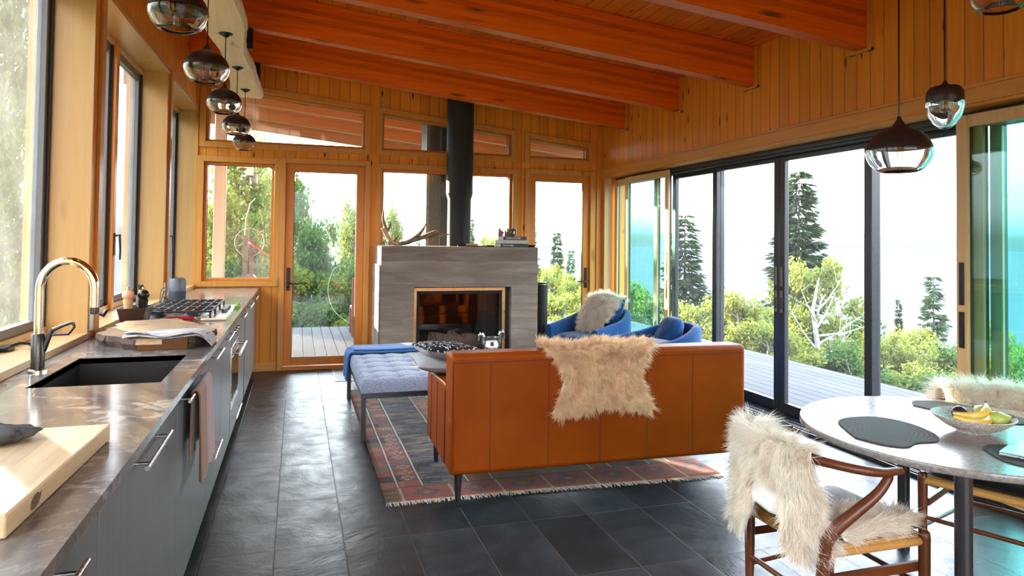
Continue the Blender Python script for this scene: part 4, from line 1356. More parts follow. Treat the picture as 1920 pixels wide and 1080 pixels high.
# ---------------------------------------------------------------- wool
def wool(name, surf, n, length, width, m, parent, flow=(0, 0, -1), lift=.6, seed=1, curl=.25, clump=.35, nsub=4, flip=True, density=None, label=None, cell=.03, grow=None):
    """ribbon-thin locks growing on a gridded surface; surf is (nv, nu, 3)"""
    g = np.random.default_rng(seed)
    S = np.asarray(surf, float)
    nv, nu = S.shape[:2]
    du = np.gradient(S, axis=1)
    dv = np.gradient(S, axis=0)
    N = np.cross(du, dv)
    area = np.linalg.norm(N, axis=2)
    N = N / (area[..., None] + 1e-12) * (-1 if flip else 1)
    w = area[:-1, :-1].copy()
    if density is not None:
        w = w * density[:-1, :-1]
    w = (w / w.sum()).reshape(-1)
    k = g.choice(len(w), n, p=w)
    j, i = k // (nu - 1), k % (nu - 1)
    a, b = g.random(n)[:, None], g.random(n)[:, None]
    def samp(F):
        return (F[j, i] * (1 - a) * (1 - b) + F[j, i + 1] * a * (1 - b) + F[j + 1, i] * (1 - a) * b + F[j + 1, i + 1] * a * b)
    P, NN = samp(S), unit(samp(N))
    if callable(flow):
        F = flow(P, samp)
    elif hasattr(flow, 'shape') and flow.ndim == 3:
        F = samp(flow)
    else:
        F = np.broadcast_to(np.array(flow, float), P.shape)
    F = unit(F - NN * (F * NN).sum(1, keepdims=True) * .6)
    # neighbouring strands share a lock direction
    key = np.floor(P / cell).astype(int)
    h = (key[:, 0] * 73856093 ^ key[:, 1] * 19349663 ^ key[:, 2] * 83492791) & 0xffff
    tabl = g.normal(0, 1, (65536, 3))
    lock = tabl[h]
    ln = length * g.uniform(.6, 1.15, n) * (1 + .25 * tabl[h, 0].clip(-1, 1) * .6)
    if grow is not None:
        ln = ln * samp(grow[..., None])[:, 0]
    rnd = g.normal(0, 1, (n, 3))
    d0 = unit(NN * lift + F * (1 - lift) + rnd * curl * .5 + lock * clump * .5)
    d1 = unit(NN * lift * .25 + F * (1.1 - lift * .3) + rnd * curl + lock * clump)
    ctr = (key + .5 + tabl[h] * .2) * cell
    V = np.empty((n, nsub, 2, 3))
    side = unit(np.cross(d0, g.normal(0, 1, (n, 3))))
    q = P - NN * .002
    pull = (ctr - P)
    pull = pull - NN * (pull * NN).sum(1, keepdims=True)
    for s in range(nsub):
        t = s / (nsub - 1)
        c = q + (d0 * (t - .5 * t * t) + d1 * .5 * t * t) * ln[:, None] + pull * (.35 * t * t)
        wd = width * (1 - .82 * t) * .5
        V[:, s, 0], V[:, s, 1] = c - side * wd, c + side * wd
    base = np.arange(n)[:, None] * (nsub * 2)
    st = np.arange(nsub - 1)[None, :] * 2
    b0 = (base + st)[..., None]
    L = np.concatenate([b0, b0 + 1, b0 + 3, b0 + 2], axis=2).reshape(-1)
    me = bpy.data.meshes.new(name)
    me.vertices.add(V.size // 3)
    me.vertices.foreach_set('co', V.reshape(-1))
    me.loops.add(len(L))
    me.loops.foreach_set('vertex_index', L)
    nf = len(L) // 4
    me.polygons.add(nf)
    me.polygons.foreach_set('loop_start', np.arange(0, 4 * nf, 4))
    me.polygons.foreach_set('use_smooth', [True] * nf)
    me.update()
    o = link_mesh(name, me, M[m], parent)
    return o

def surf_grid(fn, nu, nv):
    return np.array([[fn(i / (nu - 1), j / (nv - 1)) for i in range(nu)] for j in range(nv)])

def skin_mesh(S, m, name, parent, thick=.012):
    nv, nu = S.shape[:2]
    b = MB()
    b.add([tuple(p) for p in S.reshape(-1, 3)], [(j * nu + i, j * nu + i + 1, (j + 1) * nu + i + 1, (j + 1) * nu + i) for j in range(nv - 1) for i in range(nu - 1)])
    return b.build(name, m, parent, smooth=80, solid=thick)

M['wool_cream'] = fluff('cream_wool', (.84, .60, .38), (.90, .70, .48), .38, .10)
M['wool_white'] = fluff('white_wool', (.93, .86, .75), (.96, .92, .83), .48, .08)
M['wool_grey'] = fluff('grey_cream_wool', (.72, .62, .52), (.80, .72, .62), .38, .12)
M['hide'] = plain('white_suede', (.75, .70, .62), .9)

# ---------------------------------------------------------------- fireplace
def concrete():
    t = NT('board_formed_concrete')
    v = t.obj()
    x, y, z = t.xyz(v)
    warp = t.noise(v, 1.3, 3)
    q = t.math('DIVIDE', t.math('ADD', z, t.math('MULTIPLY', warp, .03)), .128)
    idx, fr = t.math('FLOOR', q), t.math('FRACT', q)
    r = t.white(t.comb(idx, 3.0, 8.0))
    sh = t.n('VectorMath', operation='ADD', ins={0: v, 1: t.comb(t.math('MULTIPLY', r, 31.0), 0.0, 0.0)}).outputs[0]
    streak = t.noise(t.scale(sh, (1.6, 1.6, 9.0)), 1.0, 6, .62, .5)
    c = t.ramp(streak, [(.28, (.150, .112, .085)), (.5, (.205, .160, .125)), (.72, (.30, .245, .205))])
    f = t.mapr(r, 0, 1, .85, 1.12)
    c = t.mix(1.0, c, t.comb(f, f, f), 'MULTIPLY')
    e = t.math('MINIMUM', fr, t.math('SUBTRACT', 1.0, fr))
    ln = t.math('MULTIPLY', t.mapr(e, .0, .05, 1, 0), t.mapr(t.noise(v, 3, 2), .4, .6, 0, .6))
    c = t.mix(ln, c, (.10, .08, .07))
    pit = t.mapr(t.voro(v, 26.0), .02, .05, 1, 0)
    c = t.mix(t.math('MULTIPLY', pit, .6), c, (.09, .07, .06))
    h = t.math('SUBTRACT', t.math('MULTIPLY', streak, .5), t.math('ADD', ln, pit))
    return t.done(c, .8, 0, t.bump(h, .35, .006), .25)
M['concrete'] = concrete()
FX0, FX1, FYF, FYB, FZ = .87, 2.66, 7.45, 8.125, 1.425
OX0, OX1, OZ0, OZ1 = 1.232, 2.345, .20, .975
fp = thing('fireplace', 'board-formed grey concrete fireplace with a brass-trimmed glass front', 'fireplace', (1.76, 7.8, 0))
m = MB()
m.box(FX0, OX0, FYF, FYB, 0, FZ).box(OX1, FX1, FYF, FYB, 0, FZ).box(OX0, OX1, FYF, FYB, OZ1, FZ).box(OX0, OX1, FYF, FYB, 0, OZ0).box(OX0, OX1, FYB - .06, FYB, OZ0, OZ1)
m.box(FX0 - .018, FX0, FYF + .02, FYB, 0, 1.22)
m.build('concrete_surround', M['concrete'], fp)
M['firebox'] = plain('sooty_firebox', (.010, .009, .009), .9)
MB().add([(OX0 + .04, FYF + .12, OZ0 + .01), (OX1 - .04, FYF + .12, OZ0 + .01), (OX1 - .12, FYB - .07, OZ0 + .01), (OX0 + .12, FYB - .07, OZ0 + .01), (OX0 + .04, FYF + .12, OZ1 - .03), (OX1 - .04, FYF + .12, OZ1 - .03), (OX1 - .12, FYB - .07, OZ1 - .03), (OX0 + .12, FYB - .07, OZ1 - .03)],
         [(0, 1, 2, 3), (7, 6, 5, 4), (0, 3, 7, 4), (1, 5, 6, 2), (3, 2, 6, 7)]).build('firebox', M['firebox'], fp)
M['brass_trim'] = plain('brushed_bronze_trim', (.62, .36, .14), .3, 1.0, var=.02)
fr_ = frame_rect(MB(), OX0 + .004, OX1 - .05, OZ0 + .002, OZ1 - .012, .036, FYF + .075, FYF + .11).build('brass_frame', M['brass_trim'], fp, bevel=.002)
MB().box(OX1 - .05, OX1 - .002, FYF + .08, FYF + .115, OZ0, OZ1 - .006).box(OX0 + .03, OX1 - .002, FYF + .08, FYF + .11, OZ1 - .012, OZ1 - .002).build('black_infill', M['gasket'], fp)
frame_rect(MB(), OX0 + .04, OX1 - .086, OZ0 + .038, OZ1 - .048, .035, FYF + .085, FYF + .112).build('inner_frame', M['firebox'], fp)
M['fire_glass'] = clear('dark_fire_glass', (.66, .64, .62), haze=0, refl=1.0)
MB().box(OX0 + .06, OX1 - .10, FYF + .096, FYF + .102, OZ0 + .06, OZ1 - .07).build('fire_glass', M['fire_glass'], fp)
# the flue pipe
M['flue'] = plain('matt_black_steel', (.016, .017, .017), .5, .0, .3)
px_, py_ = 1.815, 7.85
fl = thing('stove_pipe', 'tall matt black flue pipe rising from the fireplace to the ceiling', 'pipe', (px_, py_, FZ))
up_ = MB().lathe([(.158, FZ + .62), (.158, 3.0)], (px_, py_, 0), 48)
up_.v = [(x, y, z if z < 2.9 else zc(x) - .002) for x, y, z in up_.v]
up_.build('upper_pipe', M['flue'], fl, smooth=True)
MB().lathe([(.138, FZ + .001), (.138, FZ + .55), (.158, FZ + .62)], (px_, py_, 0), 48).build('lower_pipe', M['flue'], fl, smooth=60)
# birch logs in the firebox
def birch():
    t = NT('birch_log_bark')
    v = t.obj()
    n1 = t.noise(t.scale(v, (3, 9, 9)), 2.0, 4)
    d = t.mapr(t.noise(t.scale(v, (60, 8, 8)), 1.0, 3), .58, .66, 0, 1)
    c = t.mix(d, t.ramp(n1, [(.3, (.42, .30, .22)), (.7, (.62, .50, .42))]), (.06, .04, .03))
    return t.done(c, .85, 0, t.bump(n1, .5, .01), .2)
M['birch_log'] = birch()
M['log_end'] = wood('split_log_face', 0, (.46, .26, .14), (.28, .14, .07), .8, 40, 3)
def log(c, L, r, rz, tilt, label, split=False):
    R = Matrix.Rotation(rz, 3, 'Z') @ Matrix.Rotation(tilt, 3, 'Y')
    e = thing('firewood_log', label, 'log', c, group='birch logs in the fireplace')
    n = 14
    b = MB()
    ang = [2 * PI * k / n for k in range(n)] if not split else [PI * 1.25 * k / (n - 1) - .4 for k in range(n)]
    g = np.random.default_rng(int(abs(c[0]) * 997 + abs(c[2]) * 77))
    rr = [r * g.uniform(.88, 1.1) for _ in ang]
    V = []
    for s in (-1, -.33, .33, 1):
        w = g.normal(0, .006, 2)
        V += [Vector(c) + R @ Vector((s * L / 2, rr[k] * math.cos(a) + w[0], rr[k] * math.sin(a) + w[1])) for k, a in enumerate(ang)]
    F = [(j * n + k, j * n + (k + 1) % n, (j + 1) * n + (k + 1) % n, (j + 1) * n + k) for j in range(3) for k in range(n if not split else n - 1)]
    b.add(V, F)
    b.build('bark', M['birch_log'], e, smooth=60)
    q = MB()
    q.add([V[k] for k in range(n)], [tuple(range(n - 1, -1, -1))]).add([V[3 * n + k] for k in range(n)], [tuple(range(n))])
    if split:
        q.add([V[0], V[n - 1], V[4 * n - 1], V[3 * n]], [(0, 1, 2, 3)])
    q.build('cut_face', M['log_end'], e)
for a in [((1.46, 7.72, .285), .34, .07, .5, -.45, 'birch log leaning up at the far end of the fire, over the bench', False), ((1.60, 7.75, .345), .30, .07, -.3, .15, 'topmost split log of the pile by the bench', True),
          ((1.58, 7.68, .27), .30, .06, .25, -.18, 'low birch log beneath the split one', False), ((1.82, 7.74, .325), .34, .065, -.6, .5, 'birch log sloping down towards the silver bowl', False),
          ((1.97, 7.78, .335), .28, .07, .3, .05, 'log lying on top behind the silver bowl', True), ((1.75, 7.7, .245), .3, .045, 1.2, .0, 'small log on the hearth in the middle of the pile', False),
          ((2.02, 7.76, .262), .3, .055, -.2, .1, 'bottom log behind the silver bowl', False), ((1.37, 7.74, .25), .22, .045, .9, 0, 'lowest short log at the bench end of the pile', False)]:
    log(*a)
# silver bowl with horse-head handles
M['silver'] = plain('tarnished_silver', (.52, .56, .54), .22, 1.0, var=.2, scale=20)
vx, vy, vz = 2.128, 7.49, OZ0
v = thing('silver_bowl', 'silver bowl with two horse-head handles in front of the fire', 'bowl', (vx, vy, vz))
MB().lathe([(0, .002), (.075, .002), (.088, .02), (.108, .055), (.112, .085), (.104, .125), (.088, .16), (.084, .185), (.090, .20), (.084, .20), (.078, .185), (.085, .15), (.09, .08), (.07, .03), (0, .025)], (vx, vy, vz), 40).build('bowl_body', M['silver'], v, smooth=60)
for s in (-1, 1):
    h = MB()
    off = .02 if s > 0 else 0
    P = smoothcurve([(vx + s * .095, vy, vz + .10), (vx + s * .100, vy, vz + .16), (vx + s * .098, vy, vz + .20 + off), (vx + s * .118, vy, vz + .235 + off), (vx + s * .140, vy, vz + .225 + off), (vx + s * .150, vy, vz + .19 + off), (vx + s * .152, vy, vz + .165 + off)], 5)
    h.tube(P, lerpl([.012, .016, .022, .026, .021, .015, .012], len(P)), 12, squash=(1, .7))
    h.tube([(vx + s * .135, vy - .012, vz + .235 + off), (vx + s * .138, vy - .012, vz + .262 + off)], [.007, .002], 6).tube([(vx + s * .135, vy + .012, vz + .235 + off), (vx + s * .138, vy + .012, vz + .262 + off)], [.007, .002], 6)
    for k in range(5):
        a = P[4 + 3 * k]
        h.ell((a.x - s * .016, vy, a.z + .012), (.011, .009, .014), 8, 6)
    h.build('horse_head_handle', M['silver'], v, smooth=60)

# mantel: antler, books, figures
def antl():
    t = NT('antler')
    z = t.xyz(t.obj())
    n = t.noise(t.scale(t.obj(), (20, 20, 20)), 1.0, 5, .6)
    return t.done(t.ramp(n, [(.3, (.14, .085, .055)), (.55, (.25, .165, .115)), (.8, (.42, .31, .22))]), .6, 0, t.bump(n, .4, .004), .3)
M['antler'] = antl()
M['antler_base'] = plain('pale_antler_base', (.50, .33, .20), .6, var=.4, scale=50, bump=.5)
at = thing('antler', 'moose antler lying on the concrete mantel beside the flue', 'antler', (1.15, 7.6, FZ))
ay = 7.62
def br(pts, rad, nm, m='antler', sq=(1, 1)):
    P = smoothcurve([(x, ay + y, z) for x, y, z in pts], 6)
    MB().tube(P, lerpl(rad, len(P)), 12, squash=sq).build(nm, M[m], at, smooth=60)
br([(.905, 0, 1.625), (.925, 0, 1.59), (.955, 0, 1.53), (.995, 0, 1.475), (1.05, 0, 1.453), (1.10, 0, 1.45)], [.030, .027, .024, .022, .022, .020], 'beam_base', 'antler_base')
br([(.945, .01, 1.60), (.915, .02, 1.68), (.905, .03, 1.75), (.916, .04, 1.835)], [.018, .017, .013, .003], 'tine')
br([(.955, .02, 1.59), (.985, .06, 1.65), (1.0, .08, 1.70)], [.016, .012, .003], 'tine')
br([(1.03, .03, 1.475), (1.06, .08, 1.505), (1.09, .11, 1.54)], [.016, .012, .003], 'tine')
br([(1.10, .0, 1.45), (1.20, .02, 1.475), (1.30, .03, 1.545), (1.36, .04, 1.62), (1.392, .05, 1.69)], [.020, .024, .021, .014, .003], 'tine')
pal = MB()
def palm(u, w):
    x = 1.08 + .42 * u
    hw = .012 + .085 * math.sin(PI * min(u * .9 + .06, 1)) ** .8
    y = ay + (w - .5) * 2 * hw
    z = 1.447 + .11 * u ** 1.3 + .05 * abs(w - .5) * 2 * u
    return (x, y, z)
pal.grid(20, 10, palm)
pal.build('palm', M['antler'], at, smooth=80, solid=.022)
br([(1.38, .06, 1.51), (1.47, .08, 1.56), (1.555, .09, 1.60)], [.016, .014, .004], 'tine')
br([(1.44, .03, 1.525), (1.52, .04, 1.55), (1.57, .05, 1.585)], [.015, .012, .004], 'tine')
br([(1.42, -.02, 1.52), (1.53, -.03, 1.545), (1.665, -.03, 1.567)], [.020, .015, .005], 'tine')
br([(.96, -.02, 1.475), (.975, -.02, 1.45), (.985, -.02, 1.44)], [.02, .02, .012], 'tine')

M['cover_black'] = plain('black_book_cloth', (.022, .026, .030), .55)
M['cover_brown'] = plain('dark_brown_book_cloth', (.060, .040, .038), .55)
M['cover_grey'] = plain('pale_grey_book_cloth', (.46, .42, .36), .6)
M['pages'] = stripes('book_pages', (.86, .84, .78), (.76, .73, .66), 2, .004, .5)
M['white_ink'] = plain('white_lettering', (.86, .80, .78), .6)
def book(x0, x1, y0, y1, z, h, cover, label, title=None, ts=.03, tx=.03, back=.10):
    b = thing('book', label, 'book', ((x0 + x1) / 2, (y0 + y1) / 2, z), group='books on the mantel')
    c = MB().box(x0, x1, y0, y1, z + .0005, z + .004).box(x0, x1, y0, y1, z + h - .004, z + h - .0003).box(x0, x1, y0, y0 + .004, z + .004, z + h - .004)
    c.build('cover', M[cover], b)
    MB().box(x0 + .004, x1 - .004, y0 + .004, y1 - .004, z + .004, z + h - .004).build('pages', M['pages'], b)
    if title:
        text('spine_title', title, ts, M['white_ink'], b, (x0 + tx, y0 - .0006, z + h / 2), (PI / 2, 0, 0), 'LEFT', .0003)
    return b
BY = 7.53
book(2.236, 2.573, BY, BY + .26, FZ, .040, 'cover_black', 'bottom book of the mantel stack, black spine lettered Tom Kundig', 'Tom Kundig', .026, .02)
book(2.240, 2.560, BY + .004, BY + .25, FZ + .040, .040, 'cover_grey', 'middle book of the mantel stack, thick with a pale grey spine')
book(2.268, 2.552, BY + .006, BY + .23, FZ + .080, .043, 'cover_brown', 'top book of the mantel stack, dark spine lettered NORTH SHORE', 'NORTH SHORE', .026, .03)
tag(tray(2.56, 2.655, BY + .02, BY + .2, FZ + .0008, FZ + .026, .010, .004).build('tray', M['dark_glass'], bevel=.002, origin=(2.6, BY + .1, FZ)), 'small dark tray at the end of the mantel by the books', 'tray')
zt_ = FZ + .1232
M['rust'] = plain('rusted_steel', (.20, .095, .055), .7, var=.3)
def cut(poly, x, z, s, y, label):
    tag(MB().prism([(x + a * s, z + b * s) for a, b in poly], y, y + .006, 'y').build('cat_figure', M['rust'], origin=(x, y, z), bevel=.0008), label, 'figurine', 'cut-out cats on the books')
CAT = [(0, 0), (.52, 0), (.55, .3), (.62, .34), (.68, .38), (.6, .52), (.45, .62), (.28, .72), (.24, .84), (.28, 1.0), (.16, .90), (.04, .86), (-.02, .80), (.02, .68), (.06, .6), (0, .35)]
cut(CAT, 2.222, zt_, .098, BY + .05, 'larger rust-brown cut-out cat sitting on the book stack')
cut(CAT, 2.300, zt_, .070, BY + .06, 'smaller rust-brown cut-out cat next to the vases on the books')
def patch():
    t = NT('painted_patches')
    c = t.voro(t.obj(), 60.0, 'Color')
    r = t.xyz(c)[0]
    col = t.ramp(r, [(0, (.02, .02, .02)), (.25, (.35, .03, .02)), (.45, (.80, .42, .02)), (.6, (.03, .18, .10)), (.75, (.75, .70, .62)), (.88, (.12, .05, .03))], 'CONSTANT')
    return t.done(col, .35)
M['patch'] = patch()
for x, r, h, lab in ((2.350, .022, .090, 'slim vase with red, yellow and green patches on the books'), (2.405, .034, .098, 'wider dark vase with coloured patches and a pale leaf on the books')):
    e = thing('small_vase', lab, 'vase', (x, BY + .07, zt_), group='little painted vases on the books')
    MB().lathe([(0, .0005), (r * .75, .0005), (r * .8, .01), (r, .5 * h), (r * 1.02, .72 * h), (r * .85, .92 * h), (r * .9, h), (r * .7, h), (r * .6, .9 * h)], (x, BY + .07, zt_), 24).build('vase_body', M['patch'], e, smooth=60)
    if r > .03:
        MB().prism([(x - .021, zt_ + .012), (x + .021, zt_ + .012), (x + .022, zt_ + .09), (x - .022, zt_ + .09)], BY + .07 - r - .004, BY + .07 - r + .012, 'y').build('front_panel', M['mill_black'], e)
        MB().prism([(x - .008, zt_ + .03), (x + .010, zt_ + .03), (x + .012, zt_ + .045), (x + .004, zt_ + .068), (x - .004, zt_ + .06), (x - .010, zt_ + .045)], BY + .07 - r - .0055, BY + .07 - r - .003, 'y').build('leaf_motif', M['white_ink'], e)
tag(MB().box(1.86, 2.0, 7.66, 7.70, FZ + .0005, FZ + .034).build('wood_block', M['trim_x'], bevel=.002, origin=(1.93, 7.68, FZ)), 'short wooden block lying on the mantel in front of the flue', 'block')
pk = thing('fire_poker', 'thin black poker lying along the mantel edge', 'poker', (1.95, 7.52, FZ))
MB().tube([(1.72, 7.50, FZ + .008), (2.07, 7.53, FZ + .008)], .0055, 10).build('rod', M['flue'], pk, smooth=True)
MB().tube([(2.07, 7.53, FZ + .010), (2.16, 7.537, FZ + .010)], .0095, 12).build('grip', M['flue'], pk, smooth=True)

# tower speaker beside the fireplace
ts = thing('tower_speaker', 'slim black floor-standing speaker between fireplace and blue armchair', 'speaker', (2.86, 7.82, 0))
MB().lathe([(.062, .03), (.062, .985), (.058, .998), (0, 1.0)], (2.86, 7.82, 0), 40).build('cabinet_body', M['flue'], ts, smooth=50)
MB().lathe([(0, .0), (.12, .0), (.12, .02), (.06, .03)], (2.86, 7.82, 0), 40).build('foot', M['flue'], ts, smooth=40)
gl_ = MB().grid(12, 2, lambda u, v_: (2.86 + .064 * math.cos(-2.6 + 1.7 * u), 7.82 + .064 * math.sin(-2.6 + 1.7 * u), .06 + .90 * v_))
gl_.build('speaker_grille', M['gasket'], ts, smooth=True)
MB().lathe([(.0625, .972), (.0625, .978)], (2.86, 7.82, 0), 40).build('metal_band', M['steel'], ts)

# floor grille
vg = thing('floor_vent', 'dark metal floor grille by the glazed porch door', 'vent', (.53, 7.8, 0))
frame_v = MB().box(.405, .425, 7.40, 8.12, .0005, .006).box(.635, .655, 7.40, 8.12, .0005, .006).box(.425, .635, 7.40, 7.42, .0005, .006).box(.425, .635, 8.10, 8.12, .0005, .006)
frame_v.build('vent_frame', M['bronze'], vg)
MB().box(.425, .635, 7.42, 8.10, .0005, .0015).build('dark_well', M['gasket'], vg)
sl = MB()
for k in range(14):
    sl.box(.432 + .0146 * k, .438 + .0146 * k, 7.42, 8.10, .0015, .005)
sl.build('slats', M['bronze'], vg)

# ---------------------------------------------------------------- rug
def rugmat():
    t = NT('kilim')
    x, y, z = t.xyz(t.obj())
    # stepped coordinates give the woven, blocky outline
    def snap(a, s):
        return t.math('MULTIPLY', t.math('FLOOR', t.math('DIVIDE', a, s)), s)
    xs, ys = snap(x, .014), snap(y, .010)
    red = (.30, .085, .055)
    v1 = t.comb(t.math('MULTIPLY', xs, 5.0), t.math('MULTIPLY', ys, 26.0), 0.0)
    ik = t.noise(v1, 1.0, 3, .6)
    v2 = t.comb(t.math('MULTIPLY', xs, 3.0), t.math('MULTIPLY', ys, 7.0), 4.0)
    ik2 = t.noise(v2, 1.0, 3, .6)
    field = t.ramp(t.math('ADD', t.math('MULTIPLY', ik, .55), t.math('MULTIPLY', ik2, .45)),
                   [(.0, (.018, .017, .022)), (.40, (.03, .027, .035)), (.47, (.095, .085, .10)), (.52, (.20, .155, .105)), (.57, (.26, .15, .10)), (.62, (.12, .115, .075)), (.68, (.34, .27, .21))], 'CONSTANT')
    green = t.ramp(t.noise(t.comb(t.math('MULTIPLY', xs, 6.0), t.math('MULTIPLY', ys, 18.0), 2.0), 1.0, 3), [(.35, (.12, .095, .055)), (.5, (.20, .155, .095)), (.65, (.26, .13, .085))])
    blk = t.white(t.comb(t.math('FLOOR', t.math('DIVIDE', y, .105)), t.math('FLOOR', t.math('DIVIDE', x, .14)), 1.0))
    band = t.ramp(blk, [(0, red), (.3, (.36, .13, .075)), (.5, (.20, .07, .06)), (.65, (.16, .11, .075)), (.8, (.27, .075, .06)), (.93, (.055, .045, .04))], 'CONSTANT')
    # light motifs in the inner red band: rows of small stepped flowers
    fy = t.math('SUBTRACT', t.math('FRACT', t.math('DIVIDE', ys, .105)), .5)
    fx = t.math('SUBTRACT', t.math('FRACT', t.math('DIVIDE', t.math('SUBTRACT', xs, .10), .14)), .5)
    rad = t.math('ADD', t.math('ABSOLUTE', fx), t.math('ABSOLUTE', fy))
    lob = t.math('SINE', t.math('MULTIPLY', t.math('ARCTAN2', fy, fx), 6.0))
    mot = t.math('LESS_THAN', t.math('ABSOLUTE', t.math('SUBTRACT', rad, t.math('ADD', .30, t.math('MULTIPLY', lob, .10)))), .07)
    mot = t.math('MULTIPLY', mot, t.math('GREATER_THAN', t.white(t.comb(t.math('FLOOR', t.math('DIVIDE', ys, .105)), 5.0, 2.0)), .45))
    inner = t.mix(t.math('MULTIPLY', mot, .8), band, (.50, .36, .30))
    # distance from the long left edge decides the stripe
    col = band
    def step(edge, c, cur, upto=None):
        mk = t.math('GREATER_THAN', x, edge)
        return t.mix(mk, cur, c)
    wob = t.math('MULTIPLY', t.math('SUBTRACT', t.noise(t.obj(), 2.0, 1), .5), .012)
    x = t.math('ADD', x, wob)
    LINE = (.62, .53, .44)
    DK = (.03, .02, .02)
    for e0, c in ((.085, DK), (.091, LINE), (.103, DK), (.108, inner), (.232, DK), (.238, LINE), (.250, DK), (.255, field), (.52, DK), (.525, LINE), (.537, DK), (.542, inner), (.68, DK), (.685, LINE), (.697, DK), (.702, green), (1.35, DK), (1.36, LINE), (1.372, inner), (1.50, LINE), (1.512, field), (1.78, LINE), (1.79, inner), (1.93, LINE), (1.94, band)):
        col = step(e0, c, col)
    # end border along the near side
    ex = t.math('DIVIDE', t.math('SUBTRACT', x, .10), .30)
    cx = t.math('SUBTRACT', t.math('FRACT', ex), .5)
    cy = t.math('DIVIDE', t.math('SUBTRACT', ys, .10), .30)
    rr = t.math('ADD', t.math('ABSOLUTE', cx), t.math('ABSOLUTE', cy))
    lb = t.math('SINE', t.math('MULTIPLY', t.math('ARCTAN2', cy, cx), 8.0))
    fl = t.math('LESS_THAN', t.math('ABSOLUTE', t.math('SUBTRACT', rr, t.math('ADD', .21, t.math('MULTIPLY', lb, .05)))), .055)
    endc = t.mix(t.math('LESS_THAN', rr, .09), t.mix(fl, (.34, .095, .06), (.085, .10, .12)), (.40, .16, .07))
    endc = t.mix(t.math('GREATER_THAN', t.math('ABSOLUTE', cx), .475), endc, (.50, .40, .29))
    endc = t.mix(t.math('LESS_THAN', x, .075), endc, t.ramp(t.math('FRACT', t.math('DIVIDE', y, .07)), [(0, (.16, .12, .06)), (.5, (.07, .05, .04)), (.75, (.24, .17, .09))], 'CONSTANT'))
    col = t.mix(t.math('LESS_THAN', y, .215), col, DK)
    col = t.mix(t.math('LESS_THAN', y, .207), col, endc)
    col = t.mix(t.math('GREATER_THAN', y, 2.85), col, endc)
    weave = t.noise(t.scale(t.obj(), (220.0, 500.0, 1.0)), 1.0, 2)
    f = t.mapr(t.noise(t.obj(), 3, 3), .3, .7, .8, 1.2)
    col = t.mix(1.0, col, t.comb(f, f, f), 'MULTIPLY')
    col = t.mix(.28, col, (.125, .095, .072))
    return t.done(col, .95, 0, t.bump(weave, .5, .003), .1, sheen=.1)
M['rug'] = rugmat()
M['fringe'] = plain('cream_cotton', (.62, .54, .45), .95)
rg = thing('rug', 'faded red and dark kilim rug with a cream fringe under the sofa and bench', 'rug', (.51, 3.925, 0))
RW, RL = 2.14, 3.02
def rugf(u, v_):
    return (RW * u, RL * v_ - .0 + .012 * math.sin(5 * u) - .075 * u * (1 - v_), .006 + .0015 * math.sin(9 * u + 4 * v_) )
rb = MB().grid(60, 60, rugf)
rb.build('rug_weave', M['rug'], rg, smooth=True, local=True, solid=.005)
fr_m = MB()
g = np.random.default_rng(33)
for k in range(430):
    u = (k + .5) / 430
    x, y, z = rugf(u, 0)
    L = .05 * g.uniform(.6, 1.2)
    dx = g.normal(0, .012)
    fr_m.tube([(x, y + .004, .006), (x + dx * .5, y - L * .6, .006), (x + dx, y - L, .003)], [.0028, .0026, .0014], 4, cap=False)
fo = fr_m.build('fringe', M['fringe'], rg, smooth=True, local=True)
fo['kind'] = 'stuff'

# ---------------------------------------------------------------- sofa
def leather():
    t = NT('cognac_leather')
    v = t.obj()
    n = t.noise(v, 3.0, 4)
    f = t.noise(v, 320, 3)
    c = t.ramp(n, [(.3, (.21, .036, .001)), (.7, (.265, .049, .0013))])
    return t.done(c, .42, 0, t.bump(t.math('ADD', t.math('MULTIPLY', f, .3), n), .12, .003), .10)
M['leather'] = leather()
M['thread'] = plain('pale_stitching', (.62, .46, .28), .7)
M['seam'] = plain('leather_seam', (.07, .014, .001), .8)
M['black_leg'] = plain('black_stained_wood', (.012, .011, .010), .4)
SRZ = -.030
sofa = thing('sofa', 'low cognac leather sofa seen from behind, on black tapered legs', 'sofa', (.835, 3.76, 0), SRZ)
SW, SD, SZ0, SZ1, ST = 1.90, .86, .178, .858, .175
def rbox(x0, x1, y0, y1, z0, z1, b=.02, name='part', m='leather', parent=None, puff=0):
    o = MB().box(x0, x1, y0, y1, z0, z1).build(name, M[m], parent, local=True, bevel=b, seg=4)
    return o
rbox(0, SW, 0, ST, SZ0, SZ1, .030, 'back', parent=sofa)
# sewn upright panels on the rear face and a cap seam
sm = MB()
for k in range(1, 6):
    x = .235 + (SW - .45) * (k - 1) / 4 if False else [.23, .58, .905, 1.21, 1.52][k - 1]
    sm.box(x - .0018, x + .0018, -.0012, .004, SZ0 + .02, SZ1 - .055)
sm.box(.02, SW - .02, -.0012, .004, SZ1 - .052, SZ1 - .048)
sm.box(.01, .013, -.0012, .004, SZ0 + .03, SZ1 - .04)
sm.build('seam', M['seam'], sofa, local=True)
for nm, x0, x1 in (('arm', 0, .17), ('arm', SW - .17, SW)):
    a = MB().prism([(ST - .004, SZ0), (SD, SZ0), (SD, .60), (SD - .04, .625), (ST - .004, .655)], x0 + .002, x1 - .002, 'x').build(nm, M['leather'], sofa, local=True, bevel=.024, seg=4)
    e = MB()
    sx = -.0008 if x0 == 0 else SW - .003
    for y in (ST + .01, ST + .27, ST + .5):
        e.box(sx, sx + .004, y - .0015, y + .0015, SZ0 + .02, .62)
    e.build('arm_seam', M['seam'], a, local=True) if False else e.build('seam', M['seam'], sofa, local=True)
w_ = MB()
w_.tube([(.012, ST + .005, .640), (.010, ST + .1, .648), (.010, ST + .35, .634), (.010, SD - .06, .618)], .004, 6)
